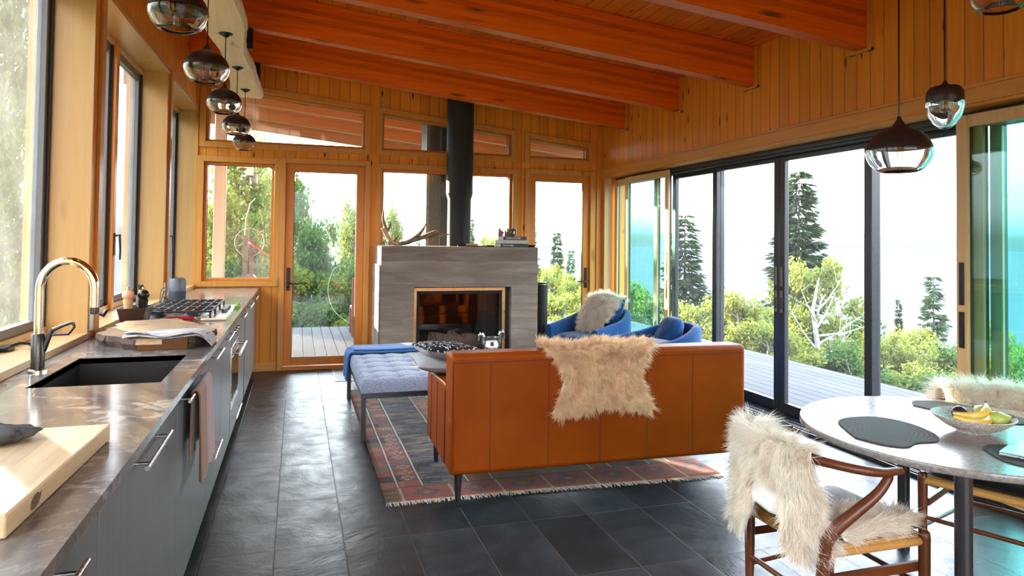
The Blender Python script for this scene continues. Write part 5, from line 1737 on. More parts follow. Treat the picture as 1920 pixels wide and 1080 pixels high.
w_.build('piping', M['thread'], sofa, local=True, smooth=True)
rbox(.17, SW - .17, ST, SD - .01, SZ0 + .005, .34, .02, 'seat_base', parent=sofa)
for k in range(2):
    w = (SW - .34) / 2
    rbox(.17 + w * k + .003, .17 + w * (k + 1) - .003, ST + .01, SD, .342, .47, .035, 'seat_cushion', parent=sofa)
for x, y in ((.055, .03), (SW - .055, .03), (.06, SD - .06), (SW - .06, SD - .06)):
    MB().tube([(x, y, 0.0), (x, y, SZ0 + .004)], [.013, .024], 16).build('leg', M['black_leg'], sofa, local=True, smooth=True)

def cushion(name, label, c, sx, sy, th, m, R, cat='cushion', group=None, back=None, rnd_=0.0):
    """soft square cushion; local x-y square, z thickness"""
    def half(sgn):
        def fn(u, v):
            a, b = 2 * u - 1, 2 * v - 1
            pinch = 1 - .10 * (1 - abs(a) ** 3) * abs(b) ** 6 - .0
            x = a * sx / 2 * (1 - .07 * (1 - b * b) * abs(a) ** 5) * (1 - rnd_ * .16 * b ** 4)
            y = b * sy / 2 * (1 - .07 * (1 - a * a) * abs(b) ** 5) * (1 - rnd_ * .16 * a ** 4)
            h = th / 2 * ((1 - abs(a) ** 2.6) * (1 - abs(b) ** 2.6)) ** .55
            h *= 1 + .06 * math.sin(5 * a + 2 * b) + .04 * math.sin(7 * b - 3 * a)
            return tuple(Vector(c) + R @ Vector((x, y, sgn * h)))
        return fn
    e = thing(name, label, cat, c, group=group)
    MB().grid(26, 26, half(1)).build('front_cover', M[m], e, smooth=True)
    MB().grid(26, 26, half(-1)).build('back_cover', M[back or m], e, smooth=True)
    return e
def mudcloth():
    t = NT('black_patterned_cloth')
    v = t.n('TexCoord').outputs['Object']
    v = t.n('Mapping', ins={0: v, 2: (.5, .3, .5)}).outputs[0]
    b = t.voro(v, 30.0, 'Position')
    d = t.n('VectorMath', operation='SUBTRACT', ins={0: t.scale(v, (30.0, 30.0, 30.0)), 1: t.scale(b, (30.0, 30.0, 30.0))}).outputs[0]
    x, y, z = t.xyz(t.scale(d, (1.0, 1.0, 1.0)))
    w = t.xyz(t.n('TexWhiteNoise', noise_dimensions='3D', ins={0: b}).outputs[1])
    bar1 = t.math('MULTIPLY', t.math('LESS_THAN', t.math('ABSOLUTE', x), .10), t.math('LESS_THAN', t.math('ABSOLUTE', t.math('ADD', y, z)), .42))
    bar2 = t.math('MULTIPLY', t.math('LESS_THAN', t.math('ABSOLUTE', y), .10), t.math('LESS_THAN', t.math('ABSOLUTE', x), .42))
    mk = t.math('ADD', t.math('MULTIPLY', bar1, t.math('GREATER_THAN', w[0], .35)), t.math('MULTIPLY', bar2, t.math('GREATER_THAN', w[1], .55)), clamp=True)
    return t.done(t.mix(mk, (.016, .015, .015), (.62, .60, .56)), .9, 0, None, .15)
M['mudcloth'] = mudcloth()
M['grey_linen'] = plain('pale_grey_linen', (.36, .35, .35), .9, var=.1, scale=200, bump=.2, spec=.1)
cushion('throw_pillow', 'pale grey pillow lying under the black patterned one on the sofa arm', (.955, 4.42, .695), .46, .40, .11, 'grey_linen', Matrix.Rotation(.05, 3, 'X') @ Matrix.Rotation(.10, 3, 'Y'), group='pillows at the end of the sofa')
cushion('throw_pillow', 'black pillow with small white dashes on the end of the sofa', (.985, 4.42, .765), .46, .44, .12, 'mudcloth', Matrix.Rotation(-.06, 3, 'X') @ Matrix.Rotation(.16, 3, 'Y') @ Matrix.Rotation(.1, 3, 'Z'), group='pillows at the end of the sofa', back='grey_linen')

# sheepskin over the sofa back
M['hide_cream'] = plain('cream_hide', (.66, .48, .31), .9)
def sofa_skin(u, v):
    path = [(3.995, .60), (3.975, .80), (3.945, .872), (3.86, .880), (3.775, .876), (3.735, .85), (3.728, .77), (3.726, .65), (3.724, .55), (3.722, .485)]
    s = v * (len(path) - 1)
    i = min(int(s), len(path) - 2)
    f = s - i
    y, z = [a + (b - a) * f for a, b in zip(path[i], path[i + 1])]
    prof = np.interp(v, [0, .25, .45, .55, .66, .74, .84, .93, 1], [.22, .32, .352, .345, .275, .25, .285, .325, .29])
    mid = np.interp(v, [0, .4, .6, .75, 1], [1.735, 1.735, 1.75, 1.755, 1.76])
    a = 2 * u - 1
    x = mid + a * prof
    sag = .018 * (1 - abs(a)) * (1 if v > .9 else 0)
    z += sag * 1.5 - (.02 * abs(a) ** 3 if v > .8 else 0) + .012 * math.sin(6 * a + 1) * (1 if .25 < v < .5 else 0)
    y += -(x - 1.7) * .03 - .006 * math.sin(8 * a + 5 * v)
    return (x, y, z)
S = surf_grid(sofa_skin, 40, 60)
fl_s = np.gradient(S, axis=0)
fl_s = fl_s / (np.linalg.norm(fl_s, axis=2, keepdims=True) + 1e-9)
uu = np.linspace(-1, 1, 40)[None, :, None]
vv_ = np.linspace(0, 1, 60)[:, None, None]
fl_s = fl_s + np.array([1.0, 0, 0]) * (np.sign(uu) * np.abs(uu) ** 4 * 1.4) + np.array([0, 0, -.5]) * (vv_ > .9)
e = thing('sheepskin', 'cream sheepskin hung over the back of the leather sofa', 'sheepskin', (1.69, 3.74, .86))
skin_mesh(S, M['hide_cream'], 'hide', e, .006)
wool('wool', S[::-1] if False else S, 42000, .050, .0026, 'wool_cream', e, fl_s, .50, 3, .30, .38)['kind'] = 'stuff'

# ---------------------------------------------------------------- bench
def felt(name, c1, c2):
    t = NT(name)
    n = t.noise(t.obj(), 90, 4, .7)
    return t.done(t.ramp(n, [(.35, c2), (.65, c1)]), .95, 0, t.bump(n, .35, .003), .12, sheen=.25)
M['felt'] = felt('blue_grey_wool', (.36, .40, .50), (.19, .195, .26))
bx0, bx1, by0, by1 = .475, 1.205, 5.165, 6.64
bn = thing('bench', 'long tufted blue-grey bench on a black steel frame', 'bench', ((bx0 + bx1) / 2, (by0 + by1) / 2, 0))
MB().box(bx0, bx1, by0, by0 + .035, .315, .355).box(bx0, bx1, by1 - .035, by1, .315, .355).box(bx0, bx0 + .035, by0 + .035, by1 - .035, .315, .355).box(bx1 - .035, bx1, by0 + .035, by1 - .035, .315, .355).build('frame', M['alu'], bn, bevel=.002)
for x in (bx0, bx1 - .035):
    for y in (by0, by1 - .035):
        MB().box(x, x + .035, y, y + .035, 0, .315).build('leg', M['alu'], bn, bevel=.002)
TX = [bx0 + .73 * (k + .5) / 4 for k in range(4)]
TY = [by0 + 1.475 * (k + .5) / 7 for k in range(7)]
def seatf(u, v):
    x, y = bx0 + .73 * u, by0 + 1.475 * v
    z = .462
    d = min((x - a) ** 2 + (y - b) ** 2 for a in TX for b in TY)
    z -= .024 * math.exp(-d / .0022)
    gx = min(abs(x - a) for a in TX)
    gy = min(abs(y - b) for b in TY)
    z -= .008 * math.exp(-(gy / .018) ** 2) + .004 * math.exp(-(gx / .018) ** 2)
    e = min(u, 1 - u) * .73
    f = min(v, 1 - v) * 1.475
    q = min(e, f)
    if q < .04:
        z -= .04 * (1 - math.sqrt(max(0, 1 - (1 - q / .04) ** 2)))
    return (x, y, z)
cs = MB()
nu, nv = 74, 148
cs.grid(nu, nv, seatf)
ring = [i for i in range(nu)] + [j * nu + nu - 1 for j in range(1, nv)] + [(nv - 1) * nu + i for i in range(nu - 2, -1, -1)] + [j * nu for j in range(nv - 2, 0, -1)]
b0 = len(cs.v)
cs.v += [(cs.v[i][0], cs.v[i][1], .356) for i in ring]
n = len(ring)
cs.f += [(ring[k], b0 + k, b0 + (k + 1) % n, ring[(k + 1) % n]) for k in range(n)]
cs.build('cushion', M['felt'], bn, smooth=70)
for a in TX:
    for b in TY:
        MB().lathe([(.009, -.002), (.008, .003), (0, .004)], (a, b, .4335), 10).build('button', M['felt'], bn, smooth=True)
M['throw'] = plain('royal_blue_wool', (.035, .135, .36), .9, var=.15, scale=150, bump=.3, spec=.1, sheen=.3)
def thr(u, v):
    # folded blanket across the far end, hanging over the near-left long side
    s = u * 1.18
    w = by1 - .36 + .32 * v
    if s < .22:
        q = (.22 - s)
        x, z = bx0 - .014 - .012 * math.sin(9 * v) - .05 * q, .445 - q
        w += .03 * math.sin(6 * q) - .16 * q
    elif s < .30:
        a = (s - .22) / .08 * PI / 2
        x, z = bx0 - .014 + .035 * (1 - math.cos(a)), .445 + .032 * math.sin(a)
    else:
        x, z = bx0 + .021 + (s - .30) * .86, .478
    z += .004 * math.sin(14 * v + 3 * s) + .006 * math.sin(5 * s + 2)
    return (x, w, z)
bl = MB().grid(70, 26, thr)
b = thing('throw_blanket', 'folded bright blue blanket across the far end of the bench', 'blanket', (.8, 6.4, .48))
bl.build('blanket_fold', M['throw'], b, smooth=True, solid=.014)
MB().grid(60, 20, lambda u, v: tuple(Vector(thr(.26 + .70 * u, .08 + .80 * v)) + Vector((0, 0, .020)))).build('upper_fold', M['throw'], b, smooth=True, solid=.014)
fr_m = MB()
g = np.random.default_rng(5)
for k in range(60):
    p = Vector(thr(1, (k + .5) / 60))
    fr_m.tube([p, p + Vector((.015, g.normal(0, .003), -.002)), p + Vector((.028, g.normal(0, .006), -.008))], [.002, .002, .001], 4, cap=False)
fr_m.build('fringe', M['throw'], b)['kind'] = 'stuff'

# ---------------------------------------------------------------- blue armchairs
def velvet():
    t = NT('blue_velvet')
    v = t.obj()
    n = t.noise(v, 5, 4)
    c = t.mix(n, (.004, .034, .105), (.008, .050, .155))
    f = t.mapr(n, .3, .7, .85, 1.15)
    return t.done(t.mix(1.0, c, t.comb(f, f, f), 'MULTIPLY'), .85, 0, t.bump(t.noise(v, 260, 2), .15, .002), .12, sheen=.15)
M['velvet'] = velvet()
def armchair(loc, rz, label):
    """tub chair opening towards local +x"""
    e = thing('armchair', label, 'armchair', loc, rz, 'blue velvet tub armchairs by the lake doors')
    A = math.radians(128)
    R, T = .41, .085
    na = 56
    def top(a):
        k = 1 - abs(a) / A
        return .545 + .175 * min(1, max(0, k * 1.5)) ** 1.1
    def sec(u, v):
        a = -A + 2 * A * u
        ca, sa = -math.cos(a), math.sin(a)
        rr = R
        z1 = top(a)
        fx = 0.0
        prof = [(rr - .03, .10), (rr, .2), (rr, z1 - .035), (rr - .012, z1 - .010), (rr - T * .5, z1), (rr - T + .012, z1 - .010), (rr - T, z1 - .035), (rr - T, .36), (rr - T - .01, .3)]
        k = v * (len(prof) - 1)
        i = min(int(k), len(prof) - 2)
        f = k - i
        r_, z = [p + (q - p) * f for p, q in zip(prof[i], prof[i + 1])]
        # arms run straight forward past the widest point
        x, y = r_ * ca, r_ * sa
        if abs(a) > PI / 2:
            ov = abs(a) - PI / 2
            x = ov * .62
            y = math.copysign(r_ - .03 * ov, a)
        return (x - .02, y, z)
    m = MB()
    nvv = 33
    m.grid(na, nvv, sec)
    b = 0
    m.f.append(tuple(b + j * na for j in range(nvv - 1, -1, -1)))
    m.f.append(tuple(b + j * na + na - 1 for j in range(nvv)))
    m.build('shell', M['velvet'], e, smooth=50, local=True)
    s = MB()
    s.ell((.03, 0, .38), (.36, .32, .075), 40, 14, .45)
    s.build('seat_cushion', M['velvet'], e, smooth=True, local=True)
    MB().lathe([(0, .10), (.30, .10), (.36, .14), (.36, .33), (.3, .34), (0, .34)], (-.0, 0, 0), 48).build('base', M['velvet'], e, smooth=50, local=True)
    MB().lathe([(0, .0), (.26, .0), (.26, .02), (.05, .035), (.05, .10)], (0, 0, 0), 40).build('swivel_foot', M['alu'], e, smooth=40, local=True)
    return e
C1, C2 = (3.28, 7.24, 0), (3.30, 5.86, 0)
a1 = math.atan2(-.42, -.90)
a2 = math.atan2(.10, -.99)
ac = armchair(C1, a1, 'blue velvet tub armchair next to the black speaker, with a shaggy sheepskin')
dup(ac, C2, a2, 'blue velvet tub armchair nearest the sliding screens, with a plump blue pillow')
def Rz(a):
    return Matrix.Rotation(a, 3, 'Z')
def at_chair(C, a, x, y, z):
    return tuple(Vector(C) + Rz(a) @ Vector((x, y, z)))
cushion('throw_pillow', 'dark blue velvet pillow behind the sheepskin on the armchair by the speaker', at_chair(C1, a1, -.20, .02, .655), .46, .46, .16, 'velvet', Rz(a1) @ Matrix.Rotation(math.radians(68), 3, 'Y'), group='blue pillows on the armchairs')
cushion('throw_pillow', 'plump blue pillow on the armchair nearest the screens', at_chair(C2, a2, -.15, -.03, .605), .40, .40, .20, 'velvet', Rz(a2 - .1) @ Matrix.Rotation(math.radians(65), 3, 'Y'), group='blue pillows on the armchairs', rnd_=1.2)
cushion('throw_pillow', 'small beige pillow on the seat of the armchair nearest the screens', at_chair(C2, a2, .10, .10, .495), .30, .30, .09, 'grey_linen', Rz(a2 + .5) @ Matrix.Rotation(math.radians(35), 3, 'Y'))
def ac_skin(u, v):
    path = [(-.30, .74), (-.24, .855), (-.15, .885), (-.07, .83), (-.03, .70), (.0, .60), (.03, .53), (.06, .485)]
    s = v * (len(path) - 1)
    i = min(int(s), len(path) - 2)
    f = s - i
    x, z = [a + (b - a) * f for a, b in zip(path[i], path[i + 1])]
    hw = np.interp(v, [0, .15, .35, .6, .8, 1], [.13, .21, .22, .20, .18, .13])
    a = 2 * u - 1
    return at_chair(C1, a1, x - .05 * abs(a) ** 2 * (v < .5), -.02 + a * hw + .03 * math.sin(4 * v), z - .05 * abs(a) ** 2.5 * (v < .55))
S = surf_grid(ac_skin, 26, 40)
fs = np.gradient(S, axis=0)
fs = fs / (np.linalg.norm(fs, axis=2, keepdims=True) + 1e-9)
uu = np.linspace(-1, 1, 26)[None, :, None]
sd = np.gradient(S, axis=1)
sd = sd / (np.linalg.norm(sd, axis=2, keepdims=True) + 1e-9)
fs = fs + sd * (np.sign(uu) * np.abs(uu) ** 3 * 1.2)
e = thing('sheepskin', 'shaggy greyish sheepskin over the pillow of the armchair by the speaker', 'sheepskin', at_chair(C1, a1, -.1, 0, .85))
skin_mesh(S, M['hide'], 'hide', e, .006)
wool('wool', S, 14000, .075, .0042, 'wool_grey', e, fs, .55, 8, .30, .4, cell=.045)['kind'] = 'stuff'

# ---------------------------------------------------------------- dining table
def tstone():
    t = NT('terrazzo_grey_stone')
    v = t.obj()
    n = t.noise(v, 70, 4, .7)
    s = t.mapr(t.voro(v, 120.0), .05, .30, 1, 0)
    c = t.ramp(n, [(.3, (.15, .135, .12)), (.5, (.22, .20, .18)), (.7, (.30, .28, .255))])
    c = t.mix(t.math('MULTIPLY', s, .35), c, (.44, .41, .37))
    return t.done(c, t.mapr(n, .3, .7, .16, .24), 0, None, .5)
M['tstone'] = tstone()
TC, TR, TZ = (2.63, 2.17), .60, .74
dt = thing('dining_table', 'round speckled grey stone dining table on black tube legs', 'table', (TC[0], TC[1], 0))
MB().lathe([(0, TZ - .028), (TR - .004, TZ - .028), (TR, TZ - .023), (TR, TZ - .004), (TR - .003, TZ), (0, TZ)], (TC[0], TC[1], 0), 96).build('table_top', M['tstone'], dt, smooth=40)
for a in (221.6, 322, 62):
    x, y = TC[0] + (TR - .026) * math.cos(math.radians(a)), TC[1] + (TR - .026) * math.sin(math.radians(a))
    MB().tube([(x, y, 0), (x, y, TZ - .028)], .0275, 28).build('leg', M['alu'], dt, smooth=True)

def ringed():
    t = NT('grey_ringed_felt')
    v = t.obj()
    w = t.noise(v, 4, 2)
    r = t.n('VectorMath', operation='LENGTH', ins={0: t.scale(v, (1.0, 1.35, 0.0))}).outputs['Value']
    k = t.math('FRACT', t.math('MULTIPLY', t.math('ADD', r, t.math('MULTIPLY', w, .035)), 48.0))
    g = t.mapr(t.math('ABSOLUTE', t.math('SUBTRACT', k, .5)), 0, .22, 1, 0)
    c = t.mix(t.math('MULTIPLY', g, .55), (.075, .070, .070), (.014, .013, .014))
    return t.done(c, .8, 0, t.bump(t.math('SUBTRACT', 0.0, g), .5, .002), .25)
M['mat'] = ringed()
def mat_(pts, label):
    P = smoothcurve([(x, y, 0) for x, y in pts + pts[:1]], 8)[:-1]
    c = sum((Vector(p) for p in P), Vector()) / len(P)
    m = MB().prism([(p.x, p.y) for p in P], TZ + .0008, TZ + .0055, 'z')
    return tag(m.build('placemat', M['mat'], bevel=.0015, origin=(c.x, c.y, TZ)), label, 'placemat', 'grey ringed placemats')
mat_([(2.105, 2.165), (2.155, 2.27), (2.225, 2.385), (2.33, 2.425), (2.455, 2.395), (2.50, 2.28), (2.465, 2.13), (2.385, 2.045), (2.28, 2.045), (2.20, 2.015), (2.145, 2.05), (2.12, 2.11)], 'grey kidney-shaped placemat next to the chair with the white sheepskin')
mat_([(2.80, 2.53), (2.88, 2.60), (2.985, 2.565), (3.06, 2.44), (3.08, 2.28), (3.05, 2.17), (2.97, 2.14), (2.90, 2.20), (2.86, 2.30), (2.82, 2.42)], 'grey placemat beyond the fruit bowl, in front of the far chair')
mat_([(2.47, 1.93), (2.55, 1.95), (2.68, 1.88), (2.78, 1.74), (2.70, 1.64), (2.55, 1.62), (2.43, 1.70), (2.40, 1.80)], 'grey placemat half covered by the laptop')
M['silver_alu'] = plain('silver_aluminium', (.70, .71, .72), .3, .9)
M['lid_grey'] = plain('bluish_grey_aluminium', (.36, .50, .54), .3, .8)
lp_c, lp_a = (2.60, 1.745, TZ + .006), math.radians(-66)
lp = thing('laptop', 'closed thin silver laptop lying on a placemat at the table edge', 'laptop', lp_c)
def lpm(p):
    return [tuple(Vector(lp_c) + Rz(lp_a) @ Vector(q)) for q in p]
def slab_(x0, x1, y0, y1, z0, z1):
    b = MB().box(x0, x1, y0, y1, z0, z1)
    b.v = lpm(b.v)
    return b
slab_(-.155, .155, -.11, .11, .0005, .009).build('body', M['silver_alu'], lp, bevel=.002)
slab_(-.155, .155, -.11, .11, .0098, .0145).build('lid', M['lid_grey'], lp, bevel=.0015)
for k in range(4):
    slab_(-.10 + .018 * k, -.09 + .018 * k, -.1105, -.108, .003, .006).build('port', M['gasket'], lp)

def speckle():
    t = NT('speckled_stoneware')
    v = t.obj()
    n = t.noise(v, 110, 3, .7)
    c = t.ramp(n, [(.38, (.40, .32, .25)), (.52, (.66, .60, .53)), (.65, (.80, .77, .72))])
    return t.done(c, .6, 0, t.bump(n, .7, .003), .3)
M['speckle'] = speckle()
BC = (2.655, 2.115, TZ)
bw = thing('fruit_bowl', 'shallow speckled cream stoneware bowl of fruit on the table', 'bowl', BC)
MB().lathe([(0, .001), (.058, .001), (.062, .008), (.10, .026), (.136, .052), (.150, .068), (.146, .070), (.128, .055), (.09, .032), (.05, .018), (0, .015)], BC, 56).build('bowl_body', M['speckle'], bw, smooth=60)
def fruitm(name, c1, c2, rough=.35, sc=18):
    t = NT(name)
    n = t.noise(t.obj(), sc, 4)
    return t.done(t.ramp(n, [(.4, c1), (.68, c2)]), rough, 0, None, .5)
M['banana'] = fruitm('banana_peel', (.78, .52, .06), (.72, .46, .07))
M['banana_tip'] = plain('brown_banana_tip', (.12, .07, .03), .7)
M['pear'] = fruitm('pear_skin', (.52, .56, .10), (.62, .58, .16))
M['avocado'] = fruitm('green_pear_skin', (.36, .46, .07), (.46, .52, .12))
M['plum'] = fruitm('plum_skin', (.035, .012, .025), (.09, .03, .06), .25)
def banana(pts, r, label):
    P = smoothcurve(pts, 6)
    n = len(P)
    b = thing('banana', label, 'banana', tuple(P[n // 2]), group='bananas in the fruit bowl')
    rs = [r * (min(1, .35 + 2.6 * min(k, n - 1 - k) / n)) for k in range(n)]
    MB().tube(P, rs, 7).build('peel', M['banana'], b, smooth=25)
    MB().tube([P[-1], P[-1] + (P[-1] - P[-3]) * 1.2], [r * .34, r * .26], 7).build('stem', M['banana_tip'], b, smooth=True)
bz = TZ + .058
banana([(2.55, 2.115, bz + .012), (2.585, 2.075, bz), (2.635, 2.055, bz - .002), (2.685, 2.07, bz + .006), (2.72, 2.105, bz + .028)], .017, 'banana lying along the front of the fruit bowl')
banana([(2.59, 2.15, bz + .014), (2.62, 2.10, bz + .014), (2.665, 2.085, bz + .018), (2.705, 2.095, bz + .032), (2.735, 2.12, bz + .050)], .016, 'banana with its stem sticking up over the fruit')
def pear(c, L, r, d, m, label, kind='pear', cat='pear'):
    d = Vector(d).normalized()
    q = d.to_track_quat('Z', 'Y').to_matrix()
    e = thing(kind, label, cat, c)
    b = MB().lathe([(0, -L * .42), (r * .55, -L * .40), (r * .92, -L * .22), (r, -.02 * L), (r * .82, L * .2), (r * .5, L * .42), (r * .32, L * .54), (0, L * .58)], (0, 0, 0), 24)
    b.v = [tuple(Vector(c) + q @ Vector(p)) for p in b.v]
    b.build('flesh', M[m], e, smooth=80)
    st = MB().tube([Vector(c) + q @ Vector((0, 0, L * .56)), Vector(c) + q @ Vector((.003, 0, L * .56 + .02))], .0018, 6)
    st.build('stem', M['banana_tip'], e)
pear((2.715, 2.055, TZ + .062), .085, .034, (.8, -.3, .12), 'avocado', 'green pear at the near side of the fruit bowl')
pear((2.735, 2.135, TZ + .068), .080, .033, (.3, .9, .25), 'pear', 'yellow-green pear behind the bananas in the bowl')
tag(MB().ell((2.645, 2.165, TZ + .066), (.031, .031, .029), 20, 14).build('plum', M['plum'], smooth=True, origin=(2.645, 2.165, TZ + .066)), 'dark purple plum at the back of the fruit bowl', 'plum')

# ---------------------------------------------------------------- wishbone chairs
M['walnut'] = wood('walnut_chair', 2, (.15, .042, .012), (.075, .020, .006), .32, 30, 2.2)
M['walnut_x'] = wood('walnut_chair_x', 0, (.15, .042, .012), (.075, .020, .006), .32, 30, 2.2)
def cord():
    t = NT('woven_paper_cord')
    v = t.obj()
    x, y, z = t.xyz(v)
    a = t.math('ABSOLUTE', x)
    b = t.math('ABSOLUTE', y)
    s = t.math('FRACT', t.math('MULTIPLY', t.math('MAXIMUM', a, b), 190.0))
    g = t.mapr(t.math('ABSOLUTE', t.math('SUBTRACT', s, .5)), 0, .5, 1, .55)
    c = t.mix(1.0, (.62, .34, .10, 1), t.comb(g, g, g), 'MULTIPLY')
    return t.done(c, .75, 0, t.bump(g, .5, .002), .2)
M['cord'] = cord()
M['cord_rail'] = stripes('wound_paper_cord', (.58, .30, .075), (.40, .19, .04), 0, .006, .6)
M['pad_leather'] = plain('black_pad_leather', (.012, .013, .015), .5, var=.15, spec=.35)
def wishbone(loc, rz, label):
    e = thing('wishbone_chair', label, 'chair', loc, rz, 'wishbone chairs at the round table')
    for s in (-1, 1):
        MB().tube([(.215, s * .232, 0), (.213, s * .232, .2), (.212, s * .232, .43), (.212, s * .232, .452), (.212, s * .232, .460)], [.012, .019, .021, .019, .010], 16).build('leg', M['walnut'], e, smooth=60, local=True)
        P = smoothcurve([(-.235, s * .185, 0), (-.222, s * .195, .2), (-.215, s * .205, .40), (-.195, s * .222, .49), (-.12, s * .250, .565), (-.045, s * .268, .625), (-.005, s * .276, .675), (.0, s * .278, .695)], 6)
        MB().tube(P, lerpl([.012, .018, .022, .024, .021, .018, .016, .015], len(P)), 16).build('leg', M['walnut'], e, smooth=60, local=True)
    A = math.radians(112)
    rail = [(-.02 - .265 * math.cos(a) if abs(a) < PI / 2 else -.02 + .185 * (abs(a) - PI / 2), math.copysign(min(abs(.285 * math.sin(a)), .285), a) if abs(a) < PI / 2 else math.copysign(.285 - .01 * (abs(a) - PI / 2), a), .705 + .042 * max(0, math.cos(a)) ** 1.2) for a in np.linspace(-A, A, 41)]
    MB().tube(rail, lerpl([.013, .017, .017, .016, .017, .017, .013], 41), 14, up=(0, 0, 1), squash=(1, 1.15)).build('arm_rail', M['walnut_x'], e, smooth=60, local=True)
    sp = MB()
    def blade(p, w):
        P = smoothcurve(p, 6)
        W = lerpl(w, len(P))
        vs = []
        for q, ww in zip(P, W):
            vs += [q + Vector((.005, ww, 0)), q + Vector((.005, -ww, 0)), q + Vector((-.005, -ww, 0)), q + Vector((-.005, ww, 0))]
        n = len(P)
        fs = [(0, 1, 2, 3), (4 * n - 1, 4 * n - 2, 4 * n - 3, 4 * n - 4)]
        for i in range(n - 1):
            for k in range(4):
                fs.append((i * 4 + k, i * 4 + (k + 1) % 4, i * 4 + 4 + (k + 1) % 4, i * 4 + 4 + k))
        sp.add(vs, fs)
    blade([(-.215, 0, .40), (-.238, 0, .48), (-.258, 0, .54)], [.030, .026, .030])
    for s in (-1, 1):
        blade([(-.250, s * .010, .52), (-.262, s * .030, .60), (-.272, s * .075, .67), (-.270, s * .105, .735)], [.018, .016, .014, .012])
    sp.build('backrest', M['walnut'], e, smooth=40, local=True)
    sr = MB()
    sr.tube([(.212, -.225, .425), (.212, .225, .425)], .016, 12).tube([(-.215, -.195, .415), (-.215, .195, .415)], .016, 12)
    for s in (-1, 1):
        sr.tube([(.21, s * .228, .42), (-.213, s * .203, .41)], .015, 12)
    sr.build('seat_frame', M['cord_rail'], e, smooth=True, local=True)
    st = MB()
    st.tube([(.213, -.23, .255), (.213, .23, .255)], .0105, 10).tube([(-.222, -.19, .235), (-.222, .19, .235)], .0105, 10)
    for s in (-1, 1):
        st.cbox((-.004, s * .214, .325), (.42, .014, .034))
        st.tube([(.213, s * .231, .215), (-.224, s * .192, .205)], .0095, 10)
    st.build('stretcher', M['walnut_x'], e, smooth=40, local=True)
    def seat(u, v):
        x = -.232 + .462 * u
        hw = .214 + .022 * u
        y = (2 * v - 1) * hw
        z = .442 - .014 * (1 - (2 * u - 1) ** 2) * (1 - (2 * v - 1) ** 2)
        q = min(u, 1 - u, v, 1 - v)
        if q < .05:
            z -= .030 * (1 - q / .05) ** 2
        return (x, y, z)
    MB().grid(30, 30, seat).build('seat', M['cord'], e, smooth=True, local=True, solid=.006)
    return e
W1, W2 = (2.0, 2.185, 0), (3.06, 2.33, 0)
rz2 = math.atan2(-.41, -.91)
wc = wishbone(W1, 0, 'walnut wishbone chair nearest the viewer, draped with a white sheepskin')
dup(wc, W2, rz2, 'walnut wishbone chair across the table, in front of the wooden door panels')
def pad(C, a, label):
    m = MB()
    def fn(sg):
        def f(u, v):
            p, q = 2 * u - 1, 2 * v - 1
            hw = .205 + .018 * u
            h = .016 * ((1 - abs(p) ** 5) * (1 - abs(q) ** 5)) ** .5
            return at_chair(C, a, .015 + .215 * p, hw * q, .462 + sg * h * 1.3)
        return f
    m.grid(24, 24, fn(1)).grid(24, 24, fn(-1))
    return tag(m.build('seat_pad', M['pad_leather'], smooth=60, origin=at_chair(C, a, 0, 0, .445)), label, 'seat pad', 'black leather seat pads')
pad(W1, 0, 'black leather seat pad on the near wishbone chair')
pad(W2, rz2, 'black leather seat pad on the far wishbone chair')

def chair_skin(C, a, dro, dri, A0, A1, rr=.268, zt=.762, slant=0.0):
    """hide laid over the curved top rail: u runs along the rail, v from the outer hem over the top to the inner hem"""
    def fn(u, v):
        t = A0 + (A1 - A0) * u
        if abs(t) < PI / 2:
            cx, cy = -.02 - rr * math.cos(t), .287 * math.sin(t)
            nx, ny = -math.cos(t), math.sin(t)
        else:
            cx, cy = -.02 + .19 * (abs(t) - PI / 2), math.copysign(.286, t)
            nx, ny = 0, math.copysign(1, t)
        zr = zt - .040 * (1 - max(0, math.cos(t)))
        if v < .42:
            q = (.42 - v) / .42
            if u < .22 and slant:
                cx += slant * q * (1 - u / .22)
            d = dro(u) * q
            off, z = .032 + .012 * q, zr - .03 - d
        elif v < .58:
            b = PI * (v - .42) / .16
            off, z = .032 * math.cos(b), zr - .03 + .033 * math.sin(b)
        else:
            q = (v - .58) / .42
            d = dri(u) * q
            off, z = -.032 - .03 * q, zr - .03 - d
        return at_chair(C, a, cx + nx * off, cy + ny * off, z)
    return fn
def skin_flow(S, out=.8):
    d = np.gradient(S, axis=0)
    d = d / (np.linalg.norm(d, axis=2, keepdims=True) + 1e-9)
    nv, nu = S.shape[:2]
    v = np.linspace(0, 1, nv)[:, None, None]
    f = d * np.where(v < .5, -1, 1)
    sd = np.gradient(S, axis=1)
    sd = sd / (np.linalg.norm(sd, axis=2, keepdims=True) + 1e-9)
    u = np.linspace(-1, 1, nu)[None, :, None]
    return f + sd * np.sign(u) * np.abs(u) ** 6 * out + np.array([0, 0, -.35])
e = thing('sheepskin', 'long-haired white sheepskin draped over the near wishbone chair', 'sheepskin', at_chair(W1, 0, -.28, 0, .76))
dro = lambda u: float(np.interp(u, [0, .08, .15, .19, .33, .40, .55, .70, .85, 1], [.30, .37, .35, .23, .21, .30, .34, .32, .26, .20]))
dri = lambda u: float(np.interp(u, [0, .2, .5, .8, 1], [.10, .14, .14, .12, .10]))
S1 = surf_grid(chair_skin(W1, 0, dro, dri, -.66, 1.40, rr=.275, zt=.775, slant=.10), 64, 44)
skin_mesh(S1, M['hide'], 'hide', e, .005)
dn = np.ones(S1.shape[:2])
ug = np.linspace(0, 1, 64)[None, :]
vg = np.linspace(0, 1, 44)[:, None]
dn[(ug > .165) & (ug < .36) & (vg < .20)] = 0
wool('wool', S1, 46000, .075, .0024, 'wool_white', e, skin_flow(S1), .62, 21, .26, .34, 5, density=dn, cell=.035)['kind'] = 'stuff'
